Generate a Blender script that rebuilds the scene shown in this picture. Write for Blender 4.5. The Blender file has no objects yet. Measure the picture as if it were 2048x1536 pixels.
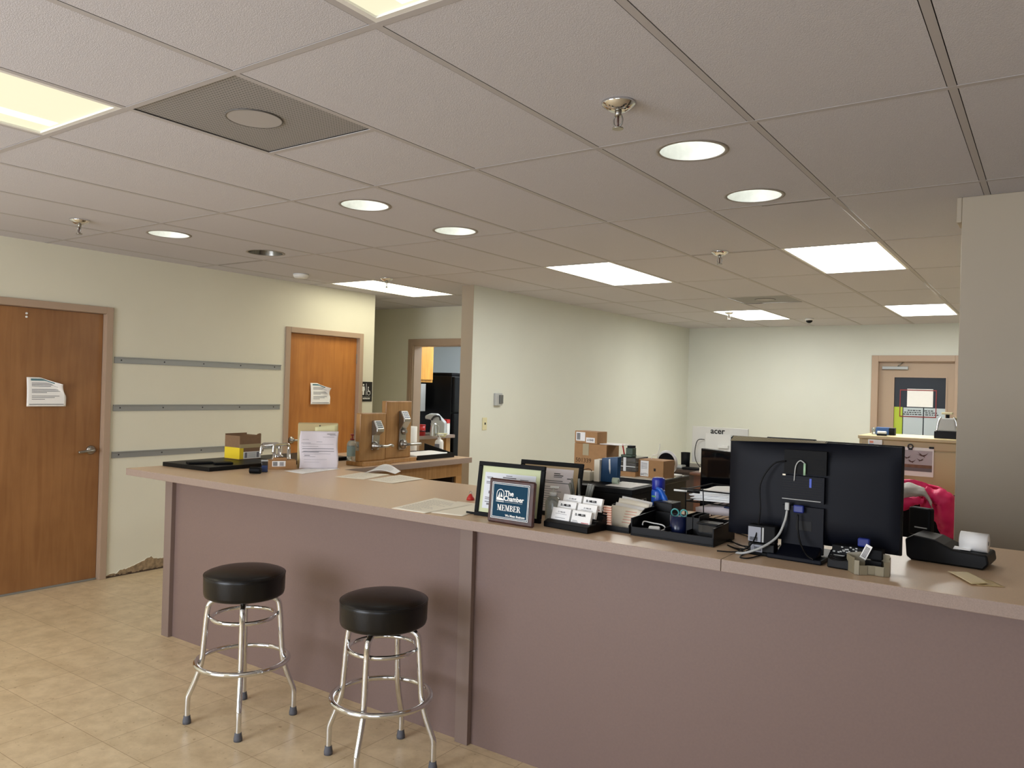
import bpy, bmesh, math, random
from mathutils import Vector, Matrix
random.seed(7)
SC = bpy.context.scene
COL = SC.collection
PI = math.pi

# ------------------------------------------------------------------ camera, world, light, exposure
CAM = Vector((2.104, -0.2505, 1.572)); FPX = 1560.6
YAW, PITCH, ROLL = -0.60789, 0.0037, 0.0281
_f = Vector((math.sin(YAW)*math.cos(PITCH), math.cos(YAW)*math.cos(PITCH), math.sin(PITCH)))
_r = Vector((math.cos(YAW), -math.sin(YAW), 0)); _u = _r.cross(_f)
CR = _r*math.cos(ROLL) + _u*math.sin(ROLL); CU = -_r*math.sin(ROLL) + _u*math.cos(ROLL); CF = _f
cam = bpy.data.cameras.new('camera'); cam.sensor_width = 36; cam.sensor_fit = 'HORIZONTAL'; cam.lens = 36*FPX/2048
cam.clip_start = 0.05
camo = bpy.data.objects.new('camera', cam); COL.objects.link(camo)
camo.matrix_world = Matrix(((CR.x, CU.x, -CF.x, CAM.x), (CR.y, CU.y, -CF.y, CAM.y), (CR.z, CU.z, -CF.z, CAM.z), (0, 0, 0, 1)))
SC.camera = camo
SC.view_settings.view_transform = 'Standard'; SC.view_settings.look = 'None'
SC.view_settings.exposure = 0.86; SC.view_settings.gamma = 1; SC.view_settings.use_curve_mapping = False
w = bpy.data.worlds.new('world'); SC.world = w; w.use_nodes = True
w.node_tree.nodes['Background'].inputs[0].default_value = (0.75, 0.85, 1, 1)
w.node_tree.nodes['Background'].inputs[1].default_value = 1.0

def area(name, loc, size, power, col, rot=(0, 0, 0)):
    l = bpy.data.lights.new(name, 'AREA'); l.shape = 'RECTANGLE'; l.size, l.size_y = size; l.energy = power; l.color = col
    o = bpy.data.objects.new(name, l); COL.objects.link(o); o.location = loc; o.rotation_euler = rot
    return o
# added area lamps for daylight from two guessed windows behind the camera
area('added_daylight_left', (-1.3, -2.58, 1.45), (2.5, 1.8), 75, (0.86, 0.91, 1.0), (PI/2+.12, 0, 0))
area('added_daylight_right', (2.6, -2.58, 1.45), (2.5, 1.8), 16, (0.86, 0.91, 1.0), (PI/2+.3, 0, 0))
E_OFFICE, E_NEAR, E_HALL, E_KITCHEN, E_CAN = 9.0, 0.50, 3.2, 12.0, 4.0

def ray(px, py): return CF + CR*((px-1024)/FPX) - CU*((py-768)/FPX)
def WZ(px, py, z): d = ray(px, py); return CAM + d*((z-CAM.z)/d.z)
def WY(px, py, y): d = ray(px, py); return CAM + d*((y-CAM.y)/d.y)
def WX(px, py, x): d = ray(px, py); return CAM + d*((x-CAM.x)/d.x)

# ------------------------------------------------------------------ materials
def lin(c):
    return tuple((v/12.92 if v <= 0.04045 else ((v+0.055)/1.055)**2.4) for v in [x/255 for x in c])
MATS = {}
def mat(name, rgb, rough=0.5, metal=0.0, var=0.0, scale=30, bump=0.0, bscale=200, spec=0.5, trans=0.0, alpha=1.0, coat=0.0, raw=False):
    if name in MATS: return MATS[name]
    m = bpy.data.materials.new(name); m.use_nodes = True; nt = m.node_tree; b = nt.nodes['Principled BSDF']
    c = rgb if raw else lin(rgb)
    b.inputs['Roughness'].default_value = rough; b.inputs['Metallic'].default_value = metal
    b.inputs['Specular IOR Level'].default_value = spec
    b.inputs['Base Color'].default_value = (*c, 1)
    b.inputs['Transmission Weight'].default_value = trans; b.inputs['Alpha'].default_value = alpha
    b.inputs['Coat Weight'].default_value = coat
    tc = nt.nodes.new('ShaderNodeTexCoord')
    if var > 0:
        n = nt.nodes.new('ShaderNodeTexNoise'); n.inputs['Scale'].default_value = scale; n.inputs['Detail'].default_value = 4
        nt.links.new(tc.outputs['Object'], n.inputs['Vector'])
        r = nt.nodes.new('ShaderNodeValToRGB'); r.color_ramp.elements[0].position = .3; r.color_ramp.elements[1].position = .7
        r.color_ramp.elements[0].color = (*[max(0, v*(1-var)) for v in c], 1); r.color_ramp.elements[1].color = (*[min(1, v*(1+var)) for v in c], 1)
        nt.links.new(n.outputs['Fac'], r.inputs['Fac']); nt.links.new(r.outputs['Color'], b.inputs['Base Color'])
    if bump > 0:
        n2 = nt.nodes.new('ShaderNodeTexNoise'); n2.inputs['Scale'].default_value = bscale; n2.inputs['Detail'].default_value = 3
        nt.links.new(tc.outputs['Object'], n2.inputs['Vector'])
        bp = nt.nodes.new('ShaderNodeBump'); bp.inputs['Strength'].default_value = bump; bp.inputs['Distance'].default_value = 0.002
        nt.links.new(n2.outputs['Fac'], bp.inputs['Height']); nt.links.new(bp.outputs['Normal'], b.inputs['Normal'])
    MATS[name] = m; return m
def emis(name, rgb, strength, base=(240, 240, 235)):
    if name in MATS: return MATS[name]
    m = mat(name, base, 0.5); b = m.node_tree.nodes['Principled BSDF']
    b.inputs['Emission Color'].default_value = (*lin(rgb), 1); b.inputs['Emission Strength'].default_value = strength
    return m
def wood(name, c1, c2, rough=0.45, stretch=(14, 14, 1.2), scale=1.6, coat=0.15, blotch=0.25):
    if name in MATS: return MATS[name]
    m = bpy.data.materials.new(name); m.use_nodes = True; nt = m.node_tree; b = nt.nodes['Principled BSDF']
    b.inputs['Roughness'].default_value = rough; b.inputs['Coat Weight'].default_value = coat; b.inputs['Coat Roughness'].default_value = .25
    tc = nt.nodes.new('ShaderNodeTexCoord'); mp = nt.nodes.new('ShaderNodeMapping'); mp.inputs['Scale'].default_value = stretch
    nt.links.new(tc.outputs['Object'], mp.inputs['Vector'])
    n = nt.nodes.new('ShaderNodeTexNoise'); n.inputs['Scale'].default_value = scale; n.inputs['Detail'].default_value = 6; n.inputs['Distortion'].default_value = .6
    nt.links.new(mp.outputs['Vector'], n.inputs['Vector'])
    n2 = nt.nodes.new('ShaderNodeTexNoise'); n2.inputs['Scale'].default_value = 3.0; n2.inputs['Detail'].default_value = 3
    nt.links.new(tc.outputs['Object'], n2.inputs['Vector'])
    mx = nt.nodes.new('ShaderNodeMix'); mx.data_type = 'FLOAT'; mx.inputs[0].default_value = blotch
    nt.links.new(n.outputs['Fac'], mx.inputs[2]); nt.links.new(n2.outputs['Fac'], mx.inputs[3])
    r = nt.nodes.new('ShaderNodeValToRGB'); r.color_ramp.elements[0].position = .35; r.color_ramp.elements[1].position = .68
    r.color_ramp.elements[0].color = (*lin(c1), 1); r.color_ramp.elements[1].color = (*lin(c2), 1)
    nt.links.new(mx.outputs[0], r.inputs['Fac']); nt.links.new(r.outputs['Color'], b.inputs['Base Color'])
    MATS[name] = m; return m
def floor_mat():
    m = bpy.data.materials.new('vinyl floor tile'); m.use_nodes = True; nt = m.node_tree; b = nt.nodes['Principled BSDF']
    b.inputs['Roughness'].default_value = .33
    b.inputs['Specular IOR Level'].default_value = .45
    tc = nt.nodes.new('ShaderNodeTexCoord')
    br = nt.nodes.new('ShaderNodeTexBrick'); br.offset = 0; br.inputs['Scale'].default_value = 1
    br.inputs['Brick Width'].default_value = .305; br.inputs['Row Height'].default_value = .305; br.inputs['Mortar Size'].default_value = .0012
    br.inputs['Color1'].default_value = (*lin((224, 203, 168)), 1); br.inputs['Color2'].default_value = (*lin((217, 196, 161)), 1); br.inputs['Mortar'].default_value = (*lin((162, 136, 102)), 1)
    nt.links.new(tc.outputs['Object'], br.inputs['Vector'])
    n = nt.nodes.new('ShaderNodeTexNoise'); n.inputs['Scale'].default_value = 9; n.inputs['Detail'].default_value = 7; n.inputs['Roughness'].default_value = .65
    nt.links.new(tc.outputs['Object'], n.inputs['Vector'])
    r = nt.nodes.new('ShaderNodeValToRGB'); r.color_ramp.elements[0].position = .3; r.color_ramp.elements[1].position = .62
    r.color_ramp.elements[0].color = (.76, .73, .68, 1); r.color_ramp.elements[1].color = (1, 1, 1, 1)
    nt.links.new(n.outputs['Fac'], r.inputs['Fac'])
    n3 = nt.nodes.new('ShaderNodeTexNoise'); n3.inputs['Scale'].default_value = 42; n3.inputs['Detail'].default_value = 2
    nt.links.new(tc.outputs['Object'], n3.inputs['Vector'])
    r3 = nt.nodes.new('ShaderNodeValToRGB'); r3.color_ramp.elements[0].position = .25; r3.color_ramp.elements[1].position = .34
    r3.color_ramp.elements[0].color = (.62, .55, .45, 1); r3.color_ramp.elements[1].color = (1, 1, 1, 1)
    nt.links.new(n3.outputs['Fac'], r3.inputs['Fac'])
    mx = nt.nodes.new('ShaderNodeMix'); mx.data_type = 'RGBA'; mx.blend_type = 'MULTIPLY'; mx.inputs[0].default_value = 1
    nt.links.new(br.outputs['Color'], mx.inputs[6]); nt.links.new(r.outputs['Color'], mx.inputs[7])
    mx2 = nt.nodes.new('ShaderNodeMix'); mx2.data_type = 'RGBA'; mx2.blend_type = 'MULTIPLY'; mx2.inputs[0].default_value = .8
    nt.links.new(mx.outputs[2], mx2.inputs[6]); nt.links.new(r3.outputs['Color'], mx2.inputs[7])
    nt.links.new(mx2.outputs[2], b.inputs['Base Color'])
    bp = nt.nodes.new('ShaderNodeBump'); bp.inputs['Strength'].default_value = .15; bp.inputs['Distance'].default_value = .003
    nt.links.new(n.outputs['Fac'], bp.inputs['Height']); nt.links.new(bp.outputs['Normal'], b.inputs['Normal'])
    return m
def mesh_grille(name, dark, light, n_per_m=90):
    m = bpy.data.materials.new(name); m.use_nodes = True; nt = m.node_tree; b = nt.nodes['Principled BSDF']
    b.inputs['Roughness'].default_value = .6
    tc = nt.nodes.new('ShaderNodeTexCoord'); v = nt.nodes.new('ShaderNodeTexVoronoi'); v.inputs['Scale'].default_value = n_per_m; v.inputs['Randomness'].default_value = 0
    nt.links.new(tc.outputs['Object'], v.inputs['Vector'])
    r = nt.nodes.new('ShaderNodeValToRGB'); r.color_ramp.elements[0].position = .32; r.color_ramp.elements[1].position = .42
    r.color_ramp.elements[0].color = (*lin(dark), 1); r.color_ramp.elements[1].color = (*lin(light), 1)
    nt.links.new(v.outputs['Distance'], r.inputs['Fac']); nt.links.new(r.outputs['Color'], b.inputs['Base Color'])
    return m

WALL = mat('wall paint', (226, 222, 202), .55, var=.02, scale=2, bump=.12, bscale=160)
WALLG = mat('office wall paint', (212, 214, 203), .5, var=.02, scale=2, bump=.12, bscale=160)
WALLC = mat('column paint', (182, 170, 150), .5, var=.02, scale=2)
WALLK = mat('kitchen wall paint', (218, 226, 228), .6)
FLOOR = floor_mat()
TILE = mat('ceiling tile', (203, 201, 206), .9, var=.035, scale=260, bump=.7, bscale=300, spec=.1)
GRID = mat('ceiling grid metal', (184, 180, 180), .6, spec=.2)
TRIM = mat('taupe door frame paint', (176, 152, 130), .45)
LAM = mat('taupe laminate front', (126, 106, 100), .42, var=.03, scale=120, spec=.4)
LAMT = mat('beige laminate top', (216, 186, 154), .33, var=.05, scale=150, spec=.5)
LAME = mat('speckled laminate edge', (150, 131, 120), .45, var=.12, scale=420)
LAMP_ = mat('grey counter post', (130, 112, 104), .4)
DOORW = wood('maple door veneer', (136, 92, 52), (160, 113, 68), coat=.3, blotch=.45)
DOORW2 = wood('orange maple door veneer', (166, 102, 44), (196, 130, 62), coat=.3, blotch=.45)
OAK = wood('oak', (160, 116, 64), (186, 142, 88), stretch=(30, 30, 2))
OAKC = wood('golden oak cabinet', (196, 134, 48), (222, 166, 72), stretch=(30, 30, 2))
DARKW = wood('dark brown desk wood', (46, 36, 30), (66, 50, 40))
REDW = wood('reddish desk wood', (74, 44, 30), (100, 60, 40))
CHROME = mat('chrome', (226, 228, 230), .09, 1)
NICKEL = mat('satin nickel', (168, 166, 160), .32, 1)
ALU = mat('aluminium rail', (158, 160, 158), .45, .6)
STEEL = mat('brushed steel', (190, 190, 186), .3, .9)
VINYL = mat('black vinyl', (12, 11, 11), .3, bump=.15, bscale=300, spec=.38)
BLACK = mat('black plastic', (7, 7, 9), .42, spec=.2)
BLACKM = mat('matte black plastic', (8, 9, 12), .6, spec=.18)
NAVYB = mat('blue black monitor plastic', (4, 7, 19), .5, spec=.18)
DARKG = mat('dark grey plastic', (44, 44, 46), .5)
RUBBER = mat('grey rubber', (92, 94, 102), .7)
WHITE = mat('white plastic', (236, 236, 232), .4)
PAPER = mat('white paper', (250, 249, 246), .7, var=.01)
PAPERC = mat('cream paper', (252, 245, 226), .7)
PAPERL = mat('lilac tinted paper', (226, 218, 222), .7)
INK = mat('grey print', (120, 118, 124), .8)
INKP = mat('pale print', (196, 190, 182), .8)
INKD = mat('black print', (26, 26, 30), .7)
INKT = mat('teal print', (92, 130, 138), .8)
CARD = mat('brown cardboard', (176, 134, 90), .8, var=.05, scale=40)
CARDD = mat('dark cardboard', (130, 100, 72), .8, var=.05, scale=40)
TAPE = mat('packing tape', (176, 160, 122), .35)
TANBOX = mat('tan box board', (202, 184, 138), .8)
TEAL = mat('teal plaque enamel', (12, 58, 82), .6, spec=.15)
MAHOG = wood('mahogany', (52, 26, 24), (78, 42, 36), stretch=(20, 3, 20))
RED = mat('red plastic', (190, 40, 36), .4)
BLUE = mat('blue plastic', (22, 40, 150), .35)
LBLUE = mat('light blue label', (34, 110, 190), .4)
GREEN = mat('lime label', (120, 190, 60), .4)
NAVYF = mat('blue folder', (24, 70, 112), .35)
PINK = mat('hot pink nylon', (226, 32, 100), .55, var=.06, scale=12, bump=.4, bscale=30)
LINING = mat('grey jacket lining', (190, 184, 178), .7, var=.08, scale=20, bump=.4, bscale=30)
TANC = mat('tan painted steel', (196, 178, 134), .4)
GLASS = mat('clear plastic', (235, 240, 238), .08, trans=.9, spec=.5)
SMOKEP = mat('smoked plastic', (90, 90, 92), .1, trans=.75)
TANP = mat('smoky tan acrylic', (170, 160, 134), .25, trans=.35)
GEL = mat('clear gel', (214, 220, 214), .12, trans=.7)
DOORG = mat('dark window glass', (34, 38, 44), .25, spec=.15)
YELLOW = mat('yellow print', (236, 206, 40), .5)
LIME = mat('lime green poster', (176, 196, 60), .6)
POSTER = mat('pale blue poster', (188, 200, 206), .6)
CREAM = mat('almond plastic', (214, 208, 168), .45)
GREYP = mat('light grey plastic', (176, 178, 176), .45)
PLASTER = mat('broken plaster', (150, 128, 98), .95, var=.35, scale=30, bump=.8, bscale=80)
PLASTERD = mat('dark wall cavity', (74, 58, 44), .95, var=.3, scale=60)
CORAL = mat('coral flags', (224, 150, 124), .6)
PALEC = mat('pale coral flags', (244, 216, 196), .6)
DBLUE = mat('dark blue connector', (18, 38, 120), .4)
CAMOG = mat('muted green plastic', (64, 84, 66), .5)
TEALP = mat('teal plastic', (60, 150, 150), .35)
L_OFF = emis('bright office light lens', (255, 255, 250), E_OFFICE)
L_ADDED = emis('added front light lens', (255, 244, 214), 3.0)
L_NEAR = emis('warm light lens', (255, 247, 212), E_NEAR, (110, 108, 96))
L_TUBE = emis('warm tube glow', (255, 249, 222), E_NEAR*1.6, (110, 108, 96))
L_HALL = emis('hall light lens', (255, 250, 225), E_HALL)
L_KIT = emis('unseen kitchen light lens', (240, 248, 255), E_KITCHEN)
L_CAN = emis('downlight lamp', (245, 250, 255), E_CAN)
REFL = mat('downlight reflector', (236, 238, 230), .45, .1, var=.05, scale=40)
REFLD = mat('unlit downlight reflector', (120, 118, 112), .25, .8)

# ------------------------------------------------------------------ mesh building
def smooth_path(pts, n=6):
    P = [Vector(p) for p in pts]
    if len(P) < 3: return P
    out = []
    for i in range(len(P)-1):
        p0 = P[max(i-1, 0)]; p1 = P[i]; p2 = P[i+1]; p3 = P[min(i+2, len(P)-1)]
        for k in range(n):
            t = k/n
            out.append(.5*((2*p1) + (p2-p0)*t + (2*p0-5*p1+4*p2-p3)*t*t + (3*p1-p0-3*p2+p3)*t**3))
    out.append(P[-1]); return out
class MB:
    def __init__(s): s.bm = bmesh.new(); s.mats = []
    def mi(s, m):
        if m is None: return 0
        if m not in s.mats: s.mats.append(m)
        return s.mats.index(m)
    def _v(s, pts, M):
        return [s.bm.verts.new((M @ Vector(p)) if M else Vector(p)) for p in pts]
    def _f(s, vs, mi, sm=False):
        try:
            f = s.bm.faces.new(vs); f.material_index = mi; f.smooth = sm
        except ValueError: pass
    def box(s, a, b, m=None, M=None):
        x0, y0, z0 = a; x1, y1, z1 = b
        v = s._v([(x0, y0, z0), (x1, y0, z0), (x1, y1, z0), (x0, y1, z0), (x0, y0, z1), (x1, y0, z1), (x1, y1, z1), (x0, y1, z1)], M)
        k = s.mi(m)
        for q in ((3, 2, 1, 0), (4, 5, 6, 7), (0, 1, 5, 4), (1, 2, 6, 5), (2, 3, 7, 6), (3, 0, 4, 7)): s._f([v[i] for i in q], k)
        return s
    def cbox(s, c, d, m=None, M=None):
        return s.box([c[i]-d[i]/2 for i in range(3)], [c[i]+d[i]/2 for i in range(3)], m, M)
    def prism(s, pts, h, m=None, M=None):   # polygon pts (x,y) extruded z from h[0] to h[1]
        k = s.mi(m); n = len(pts)
        a = s._v([(p[0], p[1], h[0]) for p in pts], M); b = s._v([(p[0], p[1], h[1]) for p in pts], M)
        s._f(a[::-1], k); s._f(b, k)
        for i in range(n): s._f([a[i], a[(i+1) % n], b[(i+1) % n], b[i]], k)
        return s
    def poly(s, pts, m=None, M=None): s._f(s._v(pts, M), s.mi(m)); return s
    def tube(s, pts, r, m=None, n=10, sm=6, closed=False, M=None):
        P = [Vector(p) for p in pts] if (closed or sm == 0) else smooth_path(pts, sm)
        k = s.mi(m); rings = []; N = len(P); up = None
        for i, p in enumerate(P):
            if closed: t = (P[(i+1) % N]-P[i-1]).normalized()
            else: t = (P[min(i+1, N-1)]-P[max(i-1, 0)]).normalized()
            if up is None:
                up = Vector((0, 0, 1)) if abs(t.z) < .9 else Vector((1, 0, 0))
            up = (up - t*up.dot(t)).normalized(); sd = t.cross(up)
            rr = r[i*len(r)//N] if isinstance(r, (list, tuple)) else r
            rings.append(s._v([p + up*math.cos(2*PI*j/n)*rr + sd*math.sin(2*PI*j/n)*rr for j in range(n)], M))
        for i in range(N if closed else N-1):
            A, B = rings[i], rings[(i+1) % N]
            for j in range(n): s._f([A[j], A[(j+1) % n], B[(j+1) % n], B[j]], k, True)
        if not closed: s._f(rings[0][::-1], k); s._f(rings[-1], k)
        return s
    def ring(s, c, R, r, m=None, n=48, k=10, M=None):
        return s.tube([(c[0]+R*math.cos(2*PI*i/n), c[1]+R*math.sin(2*PI*i/n), c[2]) for i in range(n)], r, m, k, 0, True, M)
    def lathe(s, prof, m=None, n=32, M=None, c=(0, 0, 0), capb=True, capt=True, sm=True):
        k = s.mi(m); rings = []
        for (r, z) in prof: rings.append(s._v([(c[0]+r*math.cos(2*PI*j/n), c[1]+r*math.sin(2*PI*j/n), c[2]+z) for j in range(n)], M))
        for i in range(len(rings)-1):
            A, B = rings[i], rings[i+1]
            for j in range(n): s._f([A[j], A[(j+1) % n], B[(j+1) % n], B[j]], k, sm)
        if capb: s._f(rings[0][::-1], k)
        if capt: s._f(rings[-1], k)
        return s
    def grid(s, fn, nu, nv, m=None, thick=0, M=None, sm=True):   # surface fn(u,v) with optional thickness
        k = s.mi(m)
        g = [[s._v([fn(i/nu, j/nv)], M)[0] for j in range(nv+1)] for i in range(nu+1)]
        for i in range(nu):
            for j in range(nv): s._f([g[i][j], g[i+1][j], g[i+1][j+1], g[i][j+1]], k, sm)
        return s
    def build(s, name, m=None, parent=None, loc=None, rot=None, bevel=0, seg=2, solid=0, subs=0, shade=False):
        if m is not None: s.mats = [m] + [x for x in s.mats if x is not m] if not s.mats else s.mats
        bmesh.ops.recalc_face_normals(s.bm, faces=s.bm.faces[:])
        me = bpy.data.meshes.new(name); s.bm.to_mesh(me); s.bm.free()
        for x in s.mats: me.materials.append(x)
        if shade:
            for p in me.polygons: p.use_smooth = True
        o = bpy.data.objects.new(name, me); COL.objects.link(o)
        if loc is not None: o.location = loc
        if rot is not None: o.rotation_euler = rot
        if parent is not None: o.parent = parent
        if solid:
            x = o.modifiers.new('thickness', 'SOLIDIFY'); x.thickness = abs(solid); x.offset = 1 if solid > 0 else -1
        if bevel:
            x = o.modifiers.new('bevel', 'BEVEL'); x.width = bevel; x.segments = seg; x.limit_method = 'ANGLE'; x.angle_limit = .7
        if subs:
            x = o.modifiers.new('subsurf', 'SUBSURF'); x.levels = subs; x.render_levels = subs
        return o
def tag(o, label, cat, group=None, kind=None):
    if label: o['label'] = label
    if cat: o['category'] = cat
    if group: o['group'] = group
    if kind: o['kind'] = kind
    return o
def thing(name, label, cat, loc=(0, 0, 0), rz=0, group=None):
    o = bpy.data.objects.new(name, None); COL.objects.link(o); o.empty_display_size = .05
    o.location = loc; o.rotation_euler = (0, 0, rz)
    return tag(o, label, cat, group)
def struct(o, label=None):
    o['kind'] = 'structure'
    if label: o['label'] = label
    return o
def boxo(name, a, b, m, parent=None, bevel=0, **k): return MB().box(a, b, m).build(name, None, parent, bevel=bevel, **k)
def copy_tree(o, parent=None):
    c = o.copy(); COL.objects.link(c)
    if parent is not None: c.parent = parent
    for ch in list(o.children): copy_tree(ch, c)
    return c
def text(body, size, m, parent, loc, rot=(PI/2, 0, 0), align='CENTER', depth=.0006, bold=0.0, name='lettering', sx=1.0, shear=0.0):
    cu = bpy.data.curves.new('lettering', 'FONT'); cu.body = body; cu.size = size; cu.align_x = align; cu.align_y = 'CENTER'; cu.extrude = depth/2; cu.offset = bold; cu.shear = shear
    cu.resolution_u = 3
    to = bpy.data.objects.new('tmp_text', cu); COL.objects.link(to)
    dg = bpy.context.evaluated_depsgraph_get(); dg.update()
    me = bpy.data.meshes.new_from_object(to.evaluated_get(dg)); bpy.data.objects.remove(to)
    me.materials.clear(); me.materials.append(m)
    for p in me.polygons: p.material_index = 0
    o = bpy.data.objects.new(name, me); COL.objects.link(o); o.parent = parent; o.location = loc; o.rotation_euler = rot; o.scale = (sx, 1, 1)
    return o

# ------------------------------------------------------------------ setting
CEIL = 2.518
XL, YB, XM, YM0, YM1, XW = -3.903, 10.8, -2.39, 5.54, 7.0, -2.525
XCOL = 1.73
struct(boxo('floor', (-6.8, -2.7, -.08), (5.2, 11.0, 0), FLOOR))
# walls as boxes; the door openings are left open
b = MB()
def wall_y(b, x0, x1, y0, y1, m, openings=()):      # wall running along y with openings (ya, yb, z)
    y = y0
    for (ya, yb, z) in openings:
        b.box((x0, y, 0), (x1, ya, CEIL), m); b.box((x0, ya, z), (x1, yb, CEIL), m); y = yb
    b.box((x0, y, 0), (x1, y1, CEIL), m)
def wall_x(b, y0, y1, x0, x1, m, openings=()):
    x = x0
    for (xa, xb, z0, z1) in openings:
        b.box((x, y0, 0), (xa, y1, CEIL), m)
        if z0 > 0: b.box((xa, y0, 0), (xb, y1, z0), m)
        b.box((xa, y0, z1), (xb, y1, CEIL), m); x = xb
    b.box((x, y0, 0), (x1, y1, CEIL), m)
wall_y(b, XL-.12, XL, -2.62, 5.77, WALL, [(1.965, 2.895, 2.06), (4.636, 5.556, 2.05)])
struct(b.build('wall_left'))
b = MB(); wall_x(b, 5.65, 5.77, -6.0, XL-.12, WALL); struct(b.build('wall_hallway_side'))
b = MB(); wall_y(b, XW, XM, YM0, YB+.12, WALLG); struct(b.build('wall_partition'))
b = MB(); wall_x(b, YB, YB+.12, XM, 3.3, WALLG, [(.20, 1.10, 0, 2.045)]); struct(b.build('wall_back'))
b = MB(); wall_x(b, YM1, YM1+.12, -6.0, XW, WALL, [(-4.44, -3.43, 0, 2.06)]); struct(b.build('wall_hallway_end'))
struct(boxo('wall_hallway_left', (-6.12, 5.65, 0), (-6.0, 7.12, CEIL), WALL))
b = MB(); b.box((-6.7, 7.12, 0), (-6.58, 9.7, CEIL), WALLK); b.box((-6.7, 9.7, 0), (XW, 9.82, CEIL), WALLK); struct(b.build('wall_kitchen'))
struct(boxo('wall_office_right', (3.2, 4.08, 0), (3.32, YB+.12, CEIL), WALLG))
b = MB(); b.box((XCOL, 3.93, 0), (5.0, 4.08, CEIL), WALLC); b.box((XCOL-.022, 3.93, 2.40), (XCOL, 4.08, CEIL), WALLC)
struct(b.build('wall_right_return', bevel=.004))
struct(boxo('wall_right', (5.0, -2.74, 0), (5.12, 4.08, CEIL), WALLC))
b = MB(); wall_x(b, -2.74, -2.62, XL-.12, 5.12, WALL, [(-2.6, 0, .5, 2.4), (1.3, 3.9, .5, 2.4)]); struct(b.build('wall_front'))
for i, x in enumerate((-2.6, 1.3)):
    b = MB()
    b.box((x, -2.74, .5), (x+.06, -2.60, 2.4), ALU); b.box((x+2.54, -2.74, .5), (x+2.6, -2.60, 2.4), ALU)
    b.box((x+.06, -2.74, .5), (x+2.54, -2.60, .56), ALU); b.box((x+.06, -2.74, 2.34), (x+2.54, -2.60, 2.4), ALU); b.box((x+1.27, -2.74, .56), (x+1.33, -2.60, 2.34), ALU)
    struct(b.build('window_%d' % (i+1)))

# ceiling: lay-in tiles 0.61 x 1.22 with the grid, openings for fixtures
TROFF = {(-2, 0): 'near', (1, 0): 'near', (-2, -2): 'front', (1, -2): 'front', (-5, 0): 'front', (-2, 4): 'office', (1, 4): 'office', (-2, 7): 'office', (1, 7): 'office', (-6, 4): 'hall'}  # the front panels are unseen, added to brighten the room
VENT = {(-1, 1): 0, (-1, 6): 0}
CANS = {(1, 2): [(1.502, 2.17), (1.485, 2.83)], (-2, 2): [(-1.53, 2.21), (-1.53, 2.835)], (-5, 2): [(-4.47, 2.19), (-4.48, 2.825)]}
RC = .126
b = MB(); TH = CEIL
def rect_hole(b, x0, x1, y0, y1, cx, cy, r, m):
    N = 32; inner = []; outer = []
    angs = sorted([2*PI*i/N for i in range(N)])
    for a in angs:
        dx, dy = math.cos(a), math.sin(a)
        t = min((x1-cx)/dx if dx > 1e-9 else 1e9, (x0-cx)/dx if dx < -1e-9 else 1e9, (y1-cy)/dy if dy > 1e-9 else 1e9, (y0-cy)/dy if dy < -1e-9 else 1e9)
        inner.append((cx+dx*r, cy+dy*r, TH)); outer.append([cx+dx*t, cy+dy*t, TH])
    for (qx, qy) in ((x0, y0), (x1, y0), (x0, y1), (x1, y1)):
        k = min(range(N), key=lambda i: (outer[i][0]-qx)**2+(outer[i][1]-qy)**2); outer[k] = [qx, qy, TH]
    for i in range(N):
        j = (i+1) % N; b.poly([inner[i], outer[i], outer[j], inner[j]], m)
JX0, JX1, IY0, IY1 = -11, 8, -3, 9; GP = .0145
for j in range(JX0, JX1+1):
    for i in range(IY0, IY1+1):
        x0, x1, y0, y1 = j*.61+GP, (j+1)*.61-GP, i*1.22+GP, (i+1)*1.22-GP
        if (j, i) in TROFF: continue
        if (j, i) in VENT: y0 += .61
        if (j, i) in CANS:
            ym = (y0+y1)/2
            for (cj, ci) in CANS[(j, i)]:
                a, c = (y0, ym) if ci*1.22 < ym else (ym, y1)
                rect_hole(b, x0, x1, a, c, cj*.61, ci*1.22, RC, TILE)
        else: b.poly([(x0, y0, TH), (x1, y0, TH), (x1, y1, TH), (x0, y1, TH)], TILE)
g = .012; gz = TH-.001
for j in range(JX0, JX1+2): b.box((j*.61-g, IY0*1.22, gz), (j*.61+g, (IY1+1)*1.22, TH+.001), GRID)
for i in range(IY0, IY1+2): b.box((JX0*.61, i*1.22-g, gz-.0003), ((JX1+1)*.61, i*1.22+g, TH+.001), GRID)
for (j, i) in VENT: b.box((j*.61, i*1.22+.61-g, gz-.0003), ((j+1)*.61, i*1.22+.61+g, TH+.001), GRID)
SLIT = mat('dark ceiling gap', (40, 36, 32), .9)
_x0, _x1, _y0, _y1 = JX0*.61-.02, (JX1+1)*.61+.02, IY0*1.22-.02, (IY1+1)*1.22+.02
b.box((_x0, _y0, TH+.2), (_x1, _y1, TH+.25), SLIT)
for a_, c_ in (((_x0, _y0, TH-.001), (_x0+.02, _y1, TH+.2)), ((_x1-.02, _y0, TH-.001), (_x1, _y1, TH+.2)), ((_x0, _y0, TH-.001), (_x1, _y0+.02, TH+.2)), ((_x0, _y1-.02, TH-.001), (_x1, _y1, TH+.2))): b.box(a_, c_, SLIT)
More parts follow.
